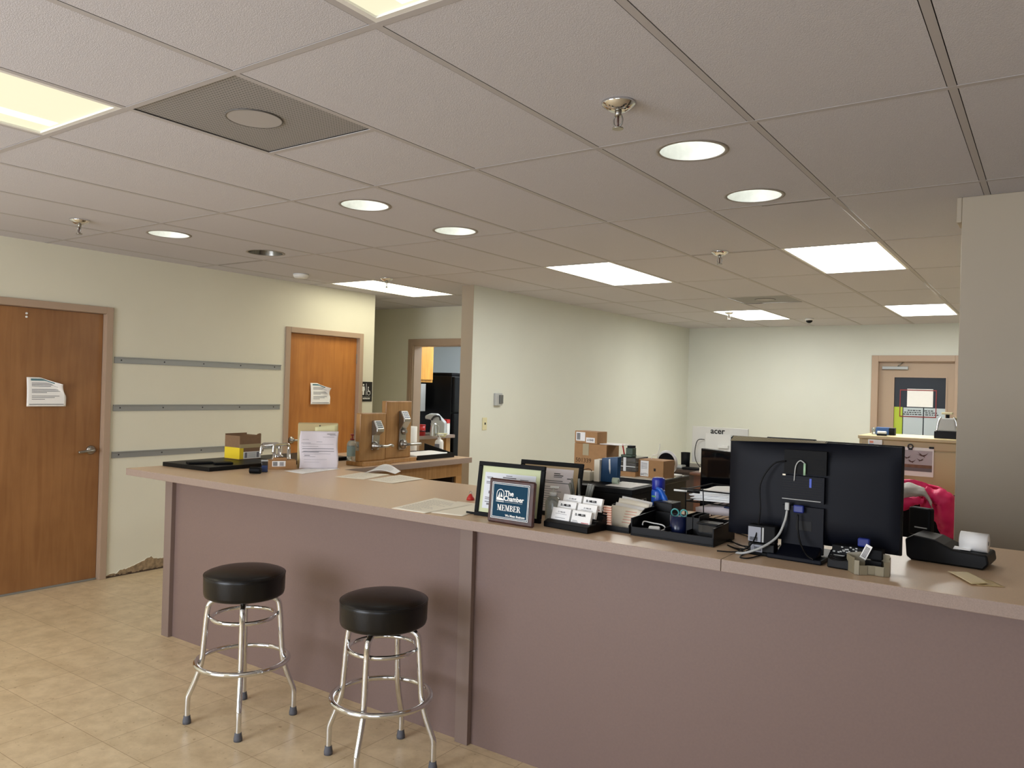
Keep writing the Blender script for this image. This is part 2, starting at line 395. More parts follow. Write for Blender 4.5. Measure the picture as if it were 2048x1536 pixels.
# dark strips paint in the shade of slits at dropped tile edges
SLIT = mat('dark ceiling gap', (40, 36, 32), .9)
for (x0, x1, y) in ((.61*.0, .61*1.0, 4), (.61*-6, .61*-5, 3), (.61*1.4, .61*2, 3)):
    b.box((x0+.02, y*1.22+g, gz-.0005), (x1-.02, y*1.22+g+.007, gz+.001), SLIT)
struct(b.build('ceiling'))
TROLAB = {(-2, -2): 'added unseen ceiling light panel behind the camera, on the left', (1, -2): 'added unseen ceiling light panel behind the camera, on the right', (-5, 0): 'added unseen ceiling light panel before the left wooden door', (-2, 0): 'warm yellowish ceiling light panel cut by the left picture edge', (1, 0): 'pale ceiling light panel cut by the top picture edge',
 (-2, 4): 'bright white ceiling light panel nearest the white partition wall', (1, 4): 'largest bright white ceiling light panel, above the big monitor',
 (-2, 7): 'small far ceiling light panel crossed by a sprinkler', (1, 7): 'far ceiling light panel above the back door', (-6, 4): 'long bright ceiling light panel at the hallway mouth'}
for (j, i), kd in TROFF.items():
    x0, x1, y0, y1 = j*.61+g, (j+1)*.61-g, i*1.22+g, (i+1)*1.22-g; cx, cy = (x0+x1)/2, (y0+y1)/2
    t = thing('ceiling_light', TROLAB[(j, i)], 'ceiling light', (cx, cy, TH), group='recessed ceiling light panels')
    hx, hy = (x1-x0)/2, (y1-y0)/2
    bb = MB()
    bb.box((-hx, -hy, -.001), (-hx+.018, hy, .08), WHITE); bb.box((hx-.018, -hy, -.001), (hx, hy, .08), WHITE)
    bb.box((-hx+.018, -hy, -.001), (hx-.018, -hy+.018, .08), WHITE); bb.box((-hx+.018, hy-.018, -.001), (hx-.018, hy, .08), WHITE)
    bb.build('frame', None, t)
    lm = {'front': L_ADDED, 'near': L_NEAR, 'office': L_OFF, 'hall': L_HALL}[kd]
    MB().box((-hx+.018, -hy+.018, .006), (hx-.018, hy-.018, .012), lm).build('diffuser', None, t)
    if kd == 'near':
        MB().box((-hx+.12, -hy+.03, .0045), (-hx+.19, hy-.03, .006), L_TUBE).build('tube_glow', None, t)
GR1 = mesh_grille('perforated grille', (74, 74, 75), (154, 152, 151), 75)
for (j, i), lb in zip(VENT, ('large dark perforated square ceiling vent with a round disc at upper left', 'small distant perforated ceiling vent between the office lights')):
    x0, x1, y0, y1 = j*.61+g, (j+1)*.61-g, i*1.22+g, i*1.22+.61-g
    t = thing('ceiling_vent', lb, 'vent', ((x0+x1)/2, (y0+y1)/2, TH), group='perforated ceiling vents')
    h = (x1-x0)/2
    MB().box((-h, -h, .004), (h, h, .008), GR1).build('grille', None, t)
    bb = MB(); bb.box((-h, -h, .008), (h, h, .06), SLIT); bb.build('housing', None, t)
    MB().lathe([(.096, .0005), (.096, .004)], mat('vent disc', (176, 173, 172), .6), c=(0, 0, 0)).build('damper_disc', None, t)
    MB().ring((0, 0, .002), .098, .003, mat('vent disc rim', (96, 92, 88), .5)).build('disc_rim', None, t)
CANLAB = {(1, 0): 'largest round downlight, nearest the camera', (1, 1): 'round downlight right behind the largest one', (-2, 0): 'round downlight in mid ceiling above the small wooden door',
          (-2, 1): 'pale green round downlight above the partition end', (-5, 0): 'round downlight farthest left, next to the unlit one', (-5, 1): 'unlit dark round downlight'}
for (j, i), cs in CANS.items():
    for k, (cj, ci) in enumerate(cs):
        off = (j == -5 and k == 1)
        t = thing('recessed_downlight', CANLAB[(j, k)], 'downlight', (cj*.61, ci*1.22, TH), group='round recessed downlights')
        MB().lathe([(.125, .0), (.125, -.0035), (.141, -.002), (.141, .0), ], mat('downlight trim', (150, 142, 134), .5), 40, capb=False, capt=False).build('trim_ring', None, t)
        MB().lathe([(.125, -.001), (.112, .06), (.088, .12), (.07, .15)], REFLD if off else REFL, 40, capb=False, capt=False).build('reflector', None, t)
        MB().lathe([(.07, .145), (.07, .15)], REFLD if off else L_CAN, 32).build('lamp', None, t)
for (cj, ci, lb) in ((1.483, 1.674, 'chrome sprinkler head nearest the camera'), (-4.6, 1.75, 'sprinkler head at the far left of the ceiling'), (.397, 3.95, 'small sprinkler head before the largest office light'),
                 (-4.66, 3.97, 'sprinkler head in front of the hallway ceiling light'), (-1.708, 7.107, 'tiny distant sprinkler under a far office light')):
    t = thing('fire_sprinkler', lb, 'sprinkler', (cj*.61, ci*1.22, TH-.001), group='ceiling sprinklers'); t.scale = (1.25, 1.25, 1.25)
    MB().lathe([(.046, 0), (.044, -.006), (.028, -.018), (.02, -.022), (.012, -.022)], CHROME, 28).build('escutcheon', None, t, shade=True)
    bb = MB(); bb.lathe([(.009, -.02), (.009, -.036)], NICKEL, 12)
    for s_ in (-1, 1): bb.tube([(s_*.009, 0, -.034), (s_*.013, 0, -.045), (s_*.010, 0, -.058), (0, 0, -.066)], .0022, NICKEL, 6)
    bb.lathe([(.003, -.036), (.003, -.066)], mat('dark bulb', (90, 66, 58), .3), 8); bb.build('frame', None, t)
    MB().lathe([(.014, -.066), (.015, -.069)], NICKEL, 16).build('deflector', None, t)
MB_ = MB().lathe([(.067, 0), (.067, -.018), (.055, -.034), (.02, -.038)], WHITE, 32)
o = MB_.build('smoke_detector', None, None, (-5.56*.61, 3.55*1.22, TH-.001), shade=False); tag(o, 'white round smoke detector on the ceiling near the left wall', 'smoke detector')
t = thing('dome_camera', 'tiny black and white dome security camera on the far ceiling', 'security camera', (-.645*.61, 7.95*1.22, TH-.001))
MB().lathe([(.05, 0), (.05, -.02), (.044, -.026)], WHITE, 24).build('base', None, t)
MB().lathe([(.04, -.024), (.034, -.045), (.015, -.058), (.004, -.06)], BLACK, 24).build('dome', None, t, shade=True)
# unseen ceiling panel put in to light the kitchen
t = thing('unseen_kitchen_light', 'unseen ceiling light panel in the kitchen', 'ceiling light', (-4.0, 8.4, CEIL-.06))
MB().box((-.3, -.6, -.0), (.3, .6, 0.05), L_KIT).build('diffuser', None, t)

# ---- doors
def frame_y(b, x, s, ya, yb, z, w=.052):     # frame on a wall face at x, protruding s
    b.box((min(x, x+s), ya-w, 0), (max(x, x+s), ya, z+w), TRIM); b.box((min(x, x+s), yb, 0), (max(x, x+s), yb+w, z+w), TRIM)
    b.box((min(x, x+s), ya, z), (max(x, x+s), yb, z+w), TRIM)
def wooden_door(n, ya, yb, z, wm, hy, hinge_y):
    root = bpy.data.objects.new('door_%d' % n, None); COL.objects.link(root); root.location = (XL, 0, 0); root['kind'] = 'structure'
    b = MB(); b.box((-.075, ya+.003, .012), (-.03, yb-.003, z-.003), wm); b.build('door_leaf', None, root, bevel=.002)
    b = MB(); frame_y(b, 0, .02, ya, yb, z)
    b.box((-.12, ya-.01, 0), (0, ya+.001, z), TRIM); b.box((-.12, yb-.001, 0), (0, yb+.01, z), TRIM); b.box((-.12, ya, z-.001), (0, yb, z+.01), TRIM)
    b.build('door_frame', None, root, bevel=.003)
    h = MB(); M = Matrix.Translation((-.03, hy, 1.0)) @ Matrix.Rotation(PI/2, 4, 'Y')
    h.lathe([(.034, 0), (.034, .008), (.026, .014), (.016, .018), (.013, .05)], NICKEL, 28, M)
    hb = h.build('handle', None, root, shade=False)
    sg = -1 if hy > (ya+yb)/2 else 1
    MB().tube([(.02, hy, 1.0), (.028, hy+sg*.02, 1.0), (.03, hy+sg*.07, .996), (.024, hy+sg*.115, .99)], .0105, NICKEL, 12).build('lever', None, hb)
    for zz in (.25, 1.03, 1.82):
        b = MB(); b.box((-.032, hinge_y-.004, zz-.05), (-.018, hinge_y+.012, zz+.05), NICKEL); b.build('hinge', None, root, bevel=.002)
    return root
d1 = wooden_door(1, 1.965, 2.885, 2.045, DOORW, 2.815, 1.966)
MB().box((-.078, 1.97, .002), (-.02, 2.88, .014), ALU).build('door_sweep', None, d1)
for zz in (2.0, 1.975):
    MB().lathe([(.009, 0), (.006, .008)], WHITE, 12, Matrix.Translation((-.031, 2.335, zz)) @ Matrix.Rotation(PI/2, 4, 'Y')).build('peg', None, d1)
d2 = wooden_door(2, 4.647, 5.548, 2.035, DOORW2, 4.72, 5.545)

# sign and notices
def sheet_on_wall(name, label, x, corners_yz, curl, m_lines=INK, header=True, group='printed notices taped to the doors'):
    t = thing(name, label, 'paper', (x, 0, 0), group=group)
    (y0, z0), (y1, z1) = corners_yz
    W_, H_ = y1-y0, z1-z0
    def fn(u, v):
        d = max(0, u+v-1.35)     # curled top right corner
        dd = max(0, .10-v)
        return (.006+.09*d*d*2.2+.02*math.sin(v*3)*.3 + curl*(1-v)*.5*.0+.012*(1-v), y0+W_*u - W_*.30*d*1.1, z0+H_*v - H_*.35*d)
    b = MB(); b.grid(fn, 16, 16, PAPER); b.build('sheet', None, t, solid=.0006)
    b = MB()
    rows = [(.92, .1, .78, .07, INKT)] if header else []
    rows += [(.80, .12, .7, .02, m_lines), (.75, .12, .85, .02, m_lines), (.70, .12, .6, .018, m_lines), (.58, .12, .8, .02, m_lines), (.53, .12, .85, .02, m_lines), (.48, .12, .5, .018, m_lines), (.36, .12, .82, .018, m_lines), (.31, .12, .7, .018, m_lines), (.25, .12, .45, .018, m_lines), (.07, .06, .94, .018, INKD)]
    for k2, (v, u0, u1, hh, mm) in enumerate(rows):
        n = 8
        if k2 == len(rows)-1: b.build('printed_lines', None, t); b = MB()
        for k in range(n):
            ua = u0+(u1-u0)*k/n; ub = u0+(u1-u0)*(k+1)/n
            ps = []
            for (uu, vv) in ((ua, v-hh/2), (ub, v-hh/2), (ub, v+hh/2), (ua, v+hh/2)):
                p = fn(uu, vv); ps.append((p[0]+.0015, p[1], p[2]))
            b.poly(ps, mm)
        if k2 in (0, len(rows)-1): b.build('header_band' if k2 == 0 else 'footer_line', None, t); b = MB()
    return t
sheet_on_wall('paper_notice', 'white notice with a curled corner taped to the left wooden door', XL-.030, ((2.345, 1.335), (2.615, 1.545)), .02)
sheet_on_wall('paper_notice', 'white notice taped to the small wooden door beside the restroom sign', XL-.030, ((4.935, 1.345), (5.185, 1.555)), .02)
t = thing('restroom_sign', 'black restroom sign with white person and wheelchair symbols', 'sign', (XL, 5.672, 1.478))
MB().box((.0005, -.085, -.105), (.006, .085, .105), mat('sign black', (24, 22, 24), .35)).build('sign_plate', None, t, bevel=.012)
b = MB(); X = .0065; W1 = WHITE
def disc(b, y, z, r, m, n=20, x=X): b.poly([(x, y+r*math.cos(2*PI*i/n), z+r*math.sin(2*PI*i/n)) for i in range(n)], m)
disc(b, -.045, .072, .010, W1)
b.poly([(X, -.06, .055), (X, -.03, .055), (X, -.024, .02), (X, -.034, .0), (X, -.034, -.035), (X, -.056, -.035), (X, -.056, 0), (X, -.066, .02)], W1)
b.poly([(X, -.007, .085), (X, -.001, .085), (X, -.001, -.038), (X, -.007, -.038)], W1)
disc(b, .026, .045, .008, W1)
b.poly([(X, .02, .035), (X, .029, .035), (X, .032, .01), (X, .052, .008), (X, .062, -.022), (X, .054, -.026), (X, .046, .0), (X, .022, .0)], W1)
for k in range(14):
    a0 = PI*.75+k*PI*1.25/14; a1 = a0+PI*1.25/14
    b.poly([(X, .034+.021*math.cos(a0), -.012+.021*math.sin(a0)), (X, .034+.021*math.cos(a1), -.012+.021*math.sin(a1)), (X, .034+.026*math.cos(a1), -.012+.026*math.sin(a1)), (X, .034+.026*math.cos(a0), -.012+.026*math.sin(a0))], W1)
for k in range(20): b.poly([(X, -.066+k*.0065, -.058), (X, -.063+k*.0065, -.058), (X, -.063+k*.0065, -.054), (X, -.066+k*.0065, -.054)], W1)
b.build('pictogram', None, t)
text('RESTROOM', .020, W1, t, (X, 0, -.074), (PI/2, 0, PI/2), bold=.0008)
# rails
for (z, slope, lb) in ((1.695, -.008, 'topmost aluminium wall rail'), (1.322, 0.0, 'middle aluminium wall rail'), (.955, -.004, 'lowest aluminium wall rail, just above the counter')):
    t = thing('wall_rail', lb+' left of the restroom door', 'wall rail', (XL, 3.755, z), group='aluminium rails on the left wall')
    b = MB(); b.box((.0005, -.795, -.025), (.006, .795, .025), ALU); b.box((.006, -.795, .017), (.014, .795, .023), ALU); b.box((.006, -.795, -.025), (.009, .795, -.022), ALU); b.build('rail', None, t, bevel=.001)
    for yy in (-.74, -.38, -.02, .35, .72): MB().lathe([(.006, .006), (.005, .0085)], DARKG, 10, Matrix.Rotation(PI/2, 4, 'Y') @ Matrix.Translation((0, yy, 0))).build('screw', None, t)
# torn plaster at the wall foot
rnd = random.Random(3)
top = [(2.945, .045)]; y = 2.945
prof = [(2.98, .03), (3.02, .026), (3.06, .05), (3.10, .045), (3.15, .06), (3.2, .072), (3.24, .085), (3.28, .105), (3.31, .112), (3.33, .09), (3.37, .085), (3.42, .082), (3.5, .08), (3.6, .075), (3.8, .08), (4.1, .07), (4.4, .08), (4.6, .06)]
b = MB(); pts = [(2.945, .02)]
for (y, z) in prof:
    y0, z0 = pts[-1]
    for k in range(1, 4): pts.append((y0+(y-y0)*k/3, z0+(z-z0)*k/3+rnd.uniform(-.004, .004)))
for k in range(len(pts)-1):
    (ya, za), (yb, zb) = pts[k], pts[k+1]; xo = rnd.uniform(.003, .007)
    b.poly([(.003, ya, .0), (.003, yb, .0), (.004, yb, zb), (.004, ya, za)], PLASTER)
    b.poly([(.004, ya, za), (.004, yb, zb), (0, yb, zb+.003), (0, ya, za+.003)], WALL)
    h1 = rnd.uniform(.008, .018)
    b.poly([(.0055, ya, .0), (.0055, yb, .0), (.0055, yb, h1), (.0055, ya, h1)], PLASTERD)
o = b.build('baseboard_left', None, None, (XL, 0, 0)); struct(o)

# hallway doorway frame
b = MB(); y = YM1
b.box((-4.52, y-.02, 0), (-4.44, y, 2.13), TRIM); b.box((-3.43, y-.02, 0), (-3.33, y, 2.13), TRIM); b.box((-4.44, y-.02, 2.05), (-3.43, y, 2.13), TRIM)
b.box((-4.441, y, 0), (-4.43, y+.14, 2.05), TRIM); b.box((-4.441, y, 2.04), (-3.43, y+.14, 2.061), TRIM); b.box((-3.445, y, 0), (-3.429, y+.14, 2.05), TRIM)
b.box((-4.48, y-.03, 0), (-4.465, y-.02, 2.09), TRIM)
struct(b.build('trim_1', bevel=.003))

# back door with window
root = bpy.data.objects.new('door_3', None); COL.objects.link(root); root.location = (0, YB, 0); root['kind'] = 'structure'
DOORP = mat('taupe painted steel door', (172, 150, 128), .5)
b = MB(); y0, y1 = .05, .09
b.box((.215, y0, .01), (.40, y1, 2.03), DOORP); b.box((.985, y0, .01), (1.085, y1, 2.03), DOORP); b.box((.40, y0, .01), (.985, y1, 1.09), DOORP); b.box((.40, y0, 1.835), (.985, y1, 2.03), DOORP)
b.build('door_leaf', None, root)
b = MB(); b.box((.135, -.02, 0), (.215, .0, 2.115), TRIM); b.box((1.085, -.02, 0), (1.16, .0, 2.115), TRIM); b.box((.215, -.02, 2.04), (1.085, .0, 2.115), TRIM)
b.box((.199, 0, 0), (.216, .1, 2.04), TRIM); b.box((1.084, 0, 0), (1.101, .1, 2.04), TRIM); b.box((.2, 0, 2.03), (1.1, .1, 2.046), TRIM); b.build('door_frame', None, root, bevel=.003)
b = MB(); b.box((.385, y0-.008, 1.075), (.40, y0, 1.85), TRIM); b.box((.985, y0-.008, 1.075), (1.0, y0, 1.85), TRIM); b.box((.40, y0-.008, 1.075), (.985, y0, 1.09), TRIM); b.box((.40, y0-.008, 1.835), (.985, y0, 1.85), TRIM); b.build('window_bead', None, root)
MB().box((.40, .066, 1.09), (.985, .072, 1.835), DOORG).build('window_pane', None, root)
b = MB(); b.box((.255, .012, 1.935), (.56, .05, 1.975), ALU); cl = b.build('door_closer', None, root, bevel=.004)
MB().tube([(.44, .03, 1.975), (.46, .0, 1.995), (.50, .03, 2.03)], .007, NICKEL, 8, 0).build('closer_arm', None, cl)
# posters on the pane
t = thing('lime_poster', 'lime green strip poster in the back door window', 'poster', (0, YB, 0))
MB().box((.402, .0635, 1.092), (.50, .0655, 1.455), LIME).build('sheet', None, t)
b = MB(); t = thing('safety_poster', 'pale blue two-panel safety poster in the back door window', 'poster', (0, YB, 0))
MB().box((.51, .0635, 1.092), (.735, .0655, 1.45), POSTER).build('panel', None, t); MB().box((.748, .0635, 1.092), (.983, .0655, 1.45), POSTER).build('panel', None, t)
b = MB()
for (x0, x1, z) in ((.56, .73, 1.415), (.52, .73, 1.39), (.51, .73, 1.365), (.76, .9, 1.39), (.76, .93, 1.365), (.75, .85, 1.415)):
    k = x0
    while k < x1-.02:
        w_ = random.uniform(.015, .04); b.box((k, .0625, z-.006), (min(k+w_, x1), .0635, z+.006), INKD); k += w_+.008
b.build('printed_lines', None, t)
o = MB().box((.55, .0605, 1.462), (.845, .0625, 1.69), PAPER).build('paper_sheet', None, None, (0, YB, 0)); tag(o, 'white blank sheet taped in the middle of the back door window', 'paper')
REDT = mat('red tape', (140, 40, 40), .5); b = MB()
b.box((.465, .0585, 1.33), (.475, .0600, 1.68), REDT); b.box((.875, .0585, 1.33), (.885, .0600, 1.68), REDT); b.box((.475, .0585, 1.33), (.875, .0600, 1.342), REDT); b.box((.475, .0585, 1.668), (.875, .0600, 1.68), REDT)
o = b.build('red_border_line', None, None, (0, YB, 0)); tag(o, 'thin red tape rectangle on the back door window', 'tape')
struct(boxo('trim_3', (XW-.001, YM0-.004, 0), (XM+.001, YM0+.001, CEIL), mat('taupe end cap paint', (172, 158, 138), .5)))
struct(boxo('trim_2', (.1, YB+.13, 0), (1.2, YB+.2, 2.2), DARKG))

# partition wall gear
t = thing('wall_thermostat', 'small grey metal box high on the white partition wall', 'thermostat', (XM, 5.955, 1.445))
MB().box((.0005, -.055, -.06), (.03, .055, .062), GREYP).build('housing', None, t, bevel=.004)
b = MB(); b.box((.03, -.005, -.04), (.045, .05, .045), mat('thermostat window', (96, 98, 96), .4)); b.build('cover', None, t, bevel=.004)
t = thing('light_switch', 'almond toggle light switch on the partition wall below the thermostat', 'light switch', (XM, 5.76, 1.21))
MB().box((.0005, -.036, -.06), (.007, .036, .06), CREAM).build('switch_plate', None, t, bevel=.003)
MB().box((.007, -.005, -.008), (.017, .005, .012), DARKG).build('toggle', None, t, bevel=.001)

# ------------------------------------------------------------------ reception counter
CT = 1.02
t = thing('reception_counter', 'long taupe laminate reception counter with beige top', 'counter', (0, 0, 0))
b = MB(); b.box((-2.265, 2.49, 0.0), (4.995, 2.52, .98), LAM); b.build('front_panel', None, t)
MB().box((-2.337, 2.462, 0), (-2.265, 2.56, .979), LAMP_).build('post', None, t, bevel=.002)
MB().box((-.040, 2.462, 0), (.030, 2.489, .979), LAMP_).build('post', None, t, bevel=.002)
MB().box((-2.32, 2.56, 0), (-2.29, 4.44, .979), LAM).build('end_panel', None, t)
b = MB(); b.box((-2.29, 4.40, 0), (-1.66, 4.43, .979), LAM); b.build('back_panel', None, t)
def top(b, x0, y0, x1, y1):
    b.box((x0, y0, .982), (x1, y1, CT), None)
bm_ = MB(); bm_.mi(LAMT); bm_.mi(LAME)
def topslab(pts):
    b = MB(); b.mi(LAMT); b.mi(LAME)
    n = len(pts); lo = b._v([(p[0], p[1], .980) for p in pts], None); hi = b._v([(p[0], p[1], CT) for p in pts], None)
    b._f(lo[::-1], 0); b._f(hi, 0)
    for i in range(n): b._f([lo[i], lo[(i+1) % n], hi[(i+1) % n], hi[i]], 1)
    return b
bm_.bm.free()
topslab([(-2.46, 2.28), (1.206, 2.28), (1.206, 3.2), (-1.57, 3.2), (-1.57, 4.52), (-2.46, 4.52)]).build('countertop', None, t, bevel=.0015)
topslab([(1.208, 2.28), (4.995, 2.28), (4.995, 3.2), (1.208, 3.2)]).build('countertop', None, t, bevel=.0015)
for x in (-.9, .4, 1.6, 3.2): MB().box((x, 2.52, 0), (x+.02, 3.12, .979), LAM).build('divider', None, t)
# oak base cabinet under the leg
t = thing('oak_base_cabinet', 'open oak base cabinet under the short counter leg', 'cabinet', (0, 0, 0))
b = MB(); b.box((-1.64, 3.0, .88), (-1.62, 4.46, .978), OAK); b.box((-1.64, 4.39, .02), (-1.62, 4.46, .88), OAK); b.box((-1.64, 3.0, .02), (-1.62, 3.07, .88), OAK); b.box((-1.64, 3.0, .02), (-1.62, 4.46, .09), OAK)
b.build('face_frame', None, t, bevel=.002)
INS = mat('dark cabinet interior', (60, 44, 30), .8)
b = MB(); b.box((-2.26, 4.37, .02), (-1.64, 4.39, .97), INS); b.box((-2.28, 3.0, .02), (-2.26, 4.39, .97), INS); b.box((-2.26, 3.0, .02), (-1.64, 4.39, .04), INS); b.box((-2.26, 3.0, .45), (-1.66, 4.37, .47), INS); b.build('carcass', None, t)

# ------------------------------------------------------------------ bar stools
def make_stool(label, loc, rz):
    t = thing('bar_stool', label, 'stool', loc, rz, 'chrome bar stools at the counter')
    MB().lathe([(.0, .575), (.165, .575), (.176, .582), (.1795, .595), (.181, .66), (.181, .674), (.175, .682), (.15, .691), (.10, .699), (.05, .702), (.0, .703)], VINYL, 56, capb=False, capt=False).build('seat', None, t, shade=True)
    p = MB().ring((0, 0, .675), .1795, .0035, VINYL, 56, 8).build('piping', None, t)
    MB().lathe([(.09, .555), (.09, .574)], BLACK, 24).build('swivel_plate', None, t)
    for k in range(4):
        a = k*PI/2; c, s = math.cos(a), math.sin(a)
        P = [(.02, .563), (.08, .563), (.124, .558), (.150, .540), (.158, .51), (.163, .46), (.171, .35), (.1785, .272), (.200, .20), (.226, .135), (.232, .115), (.233, .085), (.233, .012)]
        lg = MB().tube([(c*r, s*r, z) for r, z in P], .0125, CHROME, 14, 4).build('leg', None, t)
        MB().lathe([(.018, 0), (.0185, .012), (.015, .03), (.0145, .036)], RUBBER, 18, c=(c*.233, s*.233, 0)).build('rubber_foot', None, lg)
        MB().lathe([(.005, 0), (.004, .004)], CHROME, 10, Matrix.Translation((c*.170, s*.170, .475)) @ Matrix.Rotation(a, 4, 'Z') @ Matrix.Rotation(PI/2, 4, 'Y')).build('bolt', None, lg)
    MB().ring((0, 0, .478), .1400, .0095, CHROME, 64, 12).build('upper_ring', None, t)
    MB().ring((0, 0, .275), .203, .0118, CHROME, 72, 12).build('foot_ring', None, t)
    return t
s0 = make_stool('black and chrome bar stool farther from the camera, left of the other', (-.96, 2.03, 0), math.radians(51))
s1 = copy_tree(s0); s1.location = (-.165, 2.125, 0); s1.rotation_euler = (0, 0, math.radians(21)); s1['label'] = 'black and chrome bar stool nearer the camera, its feet cut by the picture edge'

# ------------------------------------------------------------------ kitchen seen through the doorway
t = thing('kitchen_counter', 'taupe topped kitchen counter seen through the hallway doorway', 'counter', (0, 0, 0))
MB().box((-5.4, 7.14, .875), (-4.44, 7.86, .915), LAME).build('countertop', None, t, bevel=.003)
b = MB(); b.box((-5.4, 7.16, 0), (-4.50, 7.80, .874), mat('brown oak side', (150, 112, 70), .6)); b.build('base', None, t)  # base sides are plain brown
MB().box((-4.50, 7.72, 0), (-4.47, 7.80, .874), OAK).build('corner_stile', None, t)
t = thing('refrigerator', 'tall black refrigerator in the kitchen', 'refrigerator', (0, 0, 0))
MB().box((-5.75, 8.10, .01), (-4.72, 8.9, 1.70), BLACK).build('body', None, t, bevel=.01)
MB().box((-4.72, 8.11, .06), (-4.67, 8.88, 1.18), BLACK).build('door', None, t, bevel=.012)
MB().box((-4.72, 8.11, 1.195), (-4.67, 8.88, 1.69), BLACK).build('door', None, t, bevel=.012)
o = boxo('baking_tray', (-5.32, 8.2, 1.702), (-4.8, 8.6, 1.745), BLACKM, bevel=.01); tag(o, 'flat black tray lying on top of the refrigerator', 'tray')
pc = WX(870, 700, -4.8)
t = thing('wall_cabinet', 'golden oak wall cabinet high in the kitchen', 'cabinet', (0, 0, 0))
MB().box((-5.7, 7.14, 1.60), (-4.83, pc.y, 2.36), OAKC).build('body', None, t, bevel=.003)
dd = MB().box((-4.83, 7.16, 1.635), (-4.805, pc.y-.02, 2.33), OAKC).build('door', None, t, bevel=.004)
MB().lathe([(.008, 0), (.008, .012), (.016, .02), (.012, .03), (0, .032)], mat('brass', (200, 160, 80), .25, 1), 16, Matrix.Translation((-4.805, 7.32, 1.72)) @ Matrix.Rotation(PI/2, 4, 'Y'), capt=False).build('knob', None, dd, shade=True)
o = boxo('kitchen_cabinet_side', (-5.4, 7.9, 1.2), (-5.1, 8.0, 1.58), GREYP); tag(o, 'light grey panel below the golden wall cabinet', 'panel'); o.name = 'wall_panel'
# things on the kitchen counter
def kz(px, py): return WZ(px, py, .915)
def ky(px, y): p = WY(px, 870, y); return (p.x, y, .915)
t = thing('coffee_can', 'red coffee can on the kitchen counter', 'can', ky(842, 7.30))
MB().lathe([(.055, 0), (.055, .13)], RED, 24).build('body', None, t); MB().lathe([(.0555, .05), (.0555, .07)], mat('dark red band', (90, 20, 22), .5), 24).build('label_band', None, t); MB().lathe([(.057, .13), (.057, .142)], RED, 24).build('lid', None, t)
t = thing('coffee_maker', 'grey domed coffee machine on the kitchen counter', 'coffee maker', ky(871, 7.56), .5)
MB().prism([(-.13, 0), (.13, 0), (.13, .17), (.02, .28), (-.07, .28), (-.13, .25), (-.13, .21), (-.05, .2), (-.05, .03), (-.13, .03)], (-.08, .08), GREYP, Matrix.Rotation(PI/2, 4, 'X')).build('body', None, t, bevel=.02, seg=3)
MB().tube([(-.04, -.09, .20), (.0, -.10, .245), (.06, -.10, .25), (.08, -.09, .20)], .012, DARKG).build('handle', None, t)
t = thing('steel_pitcher', 'small brushed steel pitcher before the coffee machine', 'pitcher', ky(866.5, 7.36))
MB().lathe([(.052, 0), (.05, .01), (.036, .13), (.038, .165), (.035, .165)], STEEL, 28).build('body', None, t, shade=True)
MB().tube([(.036, 0, .145), (.085, 0, .13), (.08, 0, .05), (.046, 0, .03)], .006, STEEL).build('handle', None, t)
o = MB().lathe([(.02, 0), (.035, .004), (.07, .045), (.074, .045), (.04, .0)], CREAM, 28, capb=False, capt=False).build('bowl', None, None, ky(884, 7.36), shade=True); tag(o, 'cream bowl on the kitchen counter', 'bowl')
t = thing('creamer_box', 'red and white carton at the right of the kitchen counter', 'carton', ky(890, 7.78), .1)
MB().box((-.05, -.035, 0), (.05, .035, .15), WHITE).build('body', None, t); MB().box((-.051, -.036, .15), (.051, .036, .20), RED).build('red_top', None, t)

# ------------------------------------------------------------------ left part of the counter
t = thing('display_board', 'black slab nearest the left end of the counter, holding a torn box', 'board', (-2.215, 2.785, CT), math.radians(3))
MB().box((-.235, -.275, 0.0005), (.215, .275, .026), BLACK).build('slab', None, t, bevel=.003)
t = thing('display_board', 'black slab behind the first one, under the chrome levers', 'board', (-2.22, 3.36, CT), math.radians(2))
MB().box((-.225, -.275, 0.0005), (.225, .275, .026), BLACK).build('slab', None, t, bevel=.003)
SZ = CT+.0265
for (px, py, lb, hw, hh, rz) in ((400, 927, 'flat black phone on the first black slab', .075, .038, 1.2), (446, 928, 'thin black card case next to the torn box', .055, .035, 1.15)):
    p = WZ(px, py, SZ); o = MB().box((-hw, -hh, 0), (hw, hh, .012), BLACKM).build('flat_case', None, None, (p.x, p.y, SZ), (0, 0, rz), bevel=.004); tag(o, lb, 'case')
t = thing('torn_carton', 'small brown carton with yellow and white label and torn open top', 'box', (-2.325, 3.0, SZ), math.radians(2))
M0 = MB(); M0.box((-.075, -.085, 0), (.075, .085, .05), CARDD)
M0.box((-.075, -.085, .05), (-.071, .085, .165), CARDD); M0.box((.071, -.085, .05), (.075, .085, .155), CARDD); M0.box((-.071, -.085, .05), (.071, -.081, .155), CARDD); M0.box((-.071, .081, .05), (.071, .085, .155), CARDD)
M0.build('body', None, t)
rnd = random.Random(5); b = MB()
ys = [-.085+.17*k/12 for k in range(13)]
for k in range(12):
    za, zb = .155+.012*math.sin(k*.7)+rnd.uniform(0, .003), .155+.012*math.sin((k+1)*.7)+rnd.uniform(0, .003)
    b.poly([(.0752, ys[k], .15), (.0752, ys[k+1], .15), (.0752, ys[k+1], zb), (.0752, ys[k], za)], CARDD)
b.build('torn_edge', None, t)
MB().box((.0752, -.085, .075), (.0765, .085, .10), TAPE).build('tape_strip', None, t)
b = MB(); b.box((-.0752, -.0862, .004), (.0752, -.0852, .078), YELLOW); b.box((.0752, -.0862, .004), (.0762, -.055, .078), YELLOW); b.build('yellow_label', None, t)
b = MB(); b.box((.0752, -.055, .004), (.0764, .085, .05), WHITE); b.box((.0764, -.045, .01), (.0768, -.025, .045), INK); b.box((.0764, .05, .01), (.0768, .07, .045), INK)
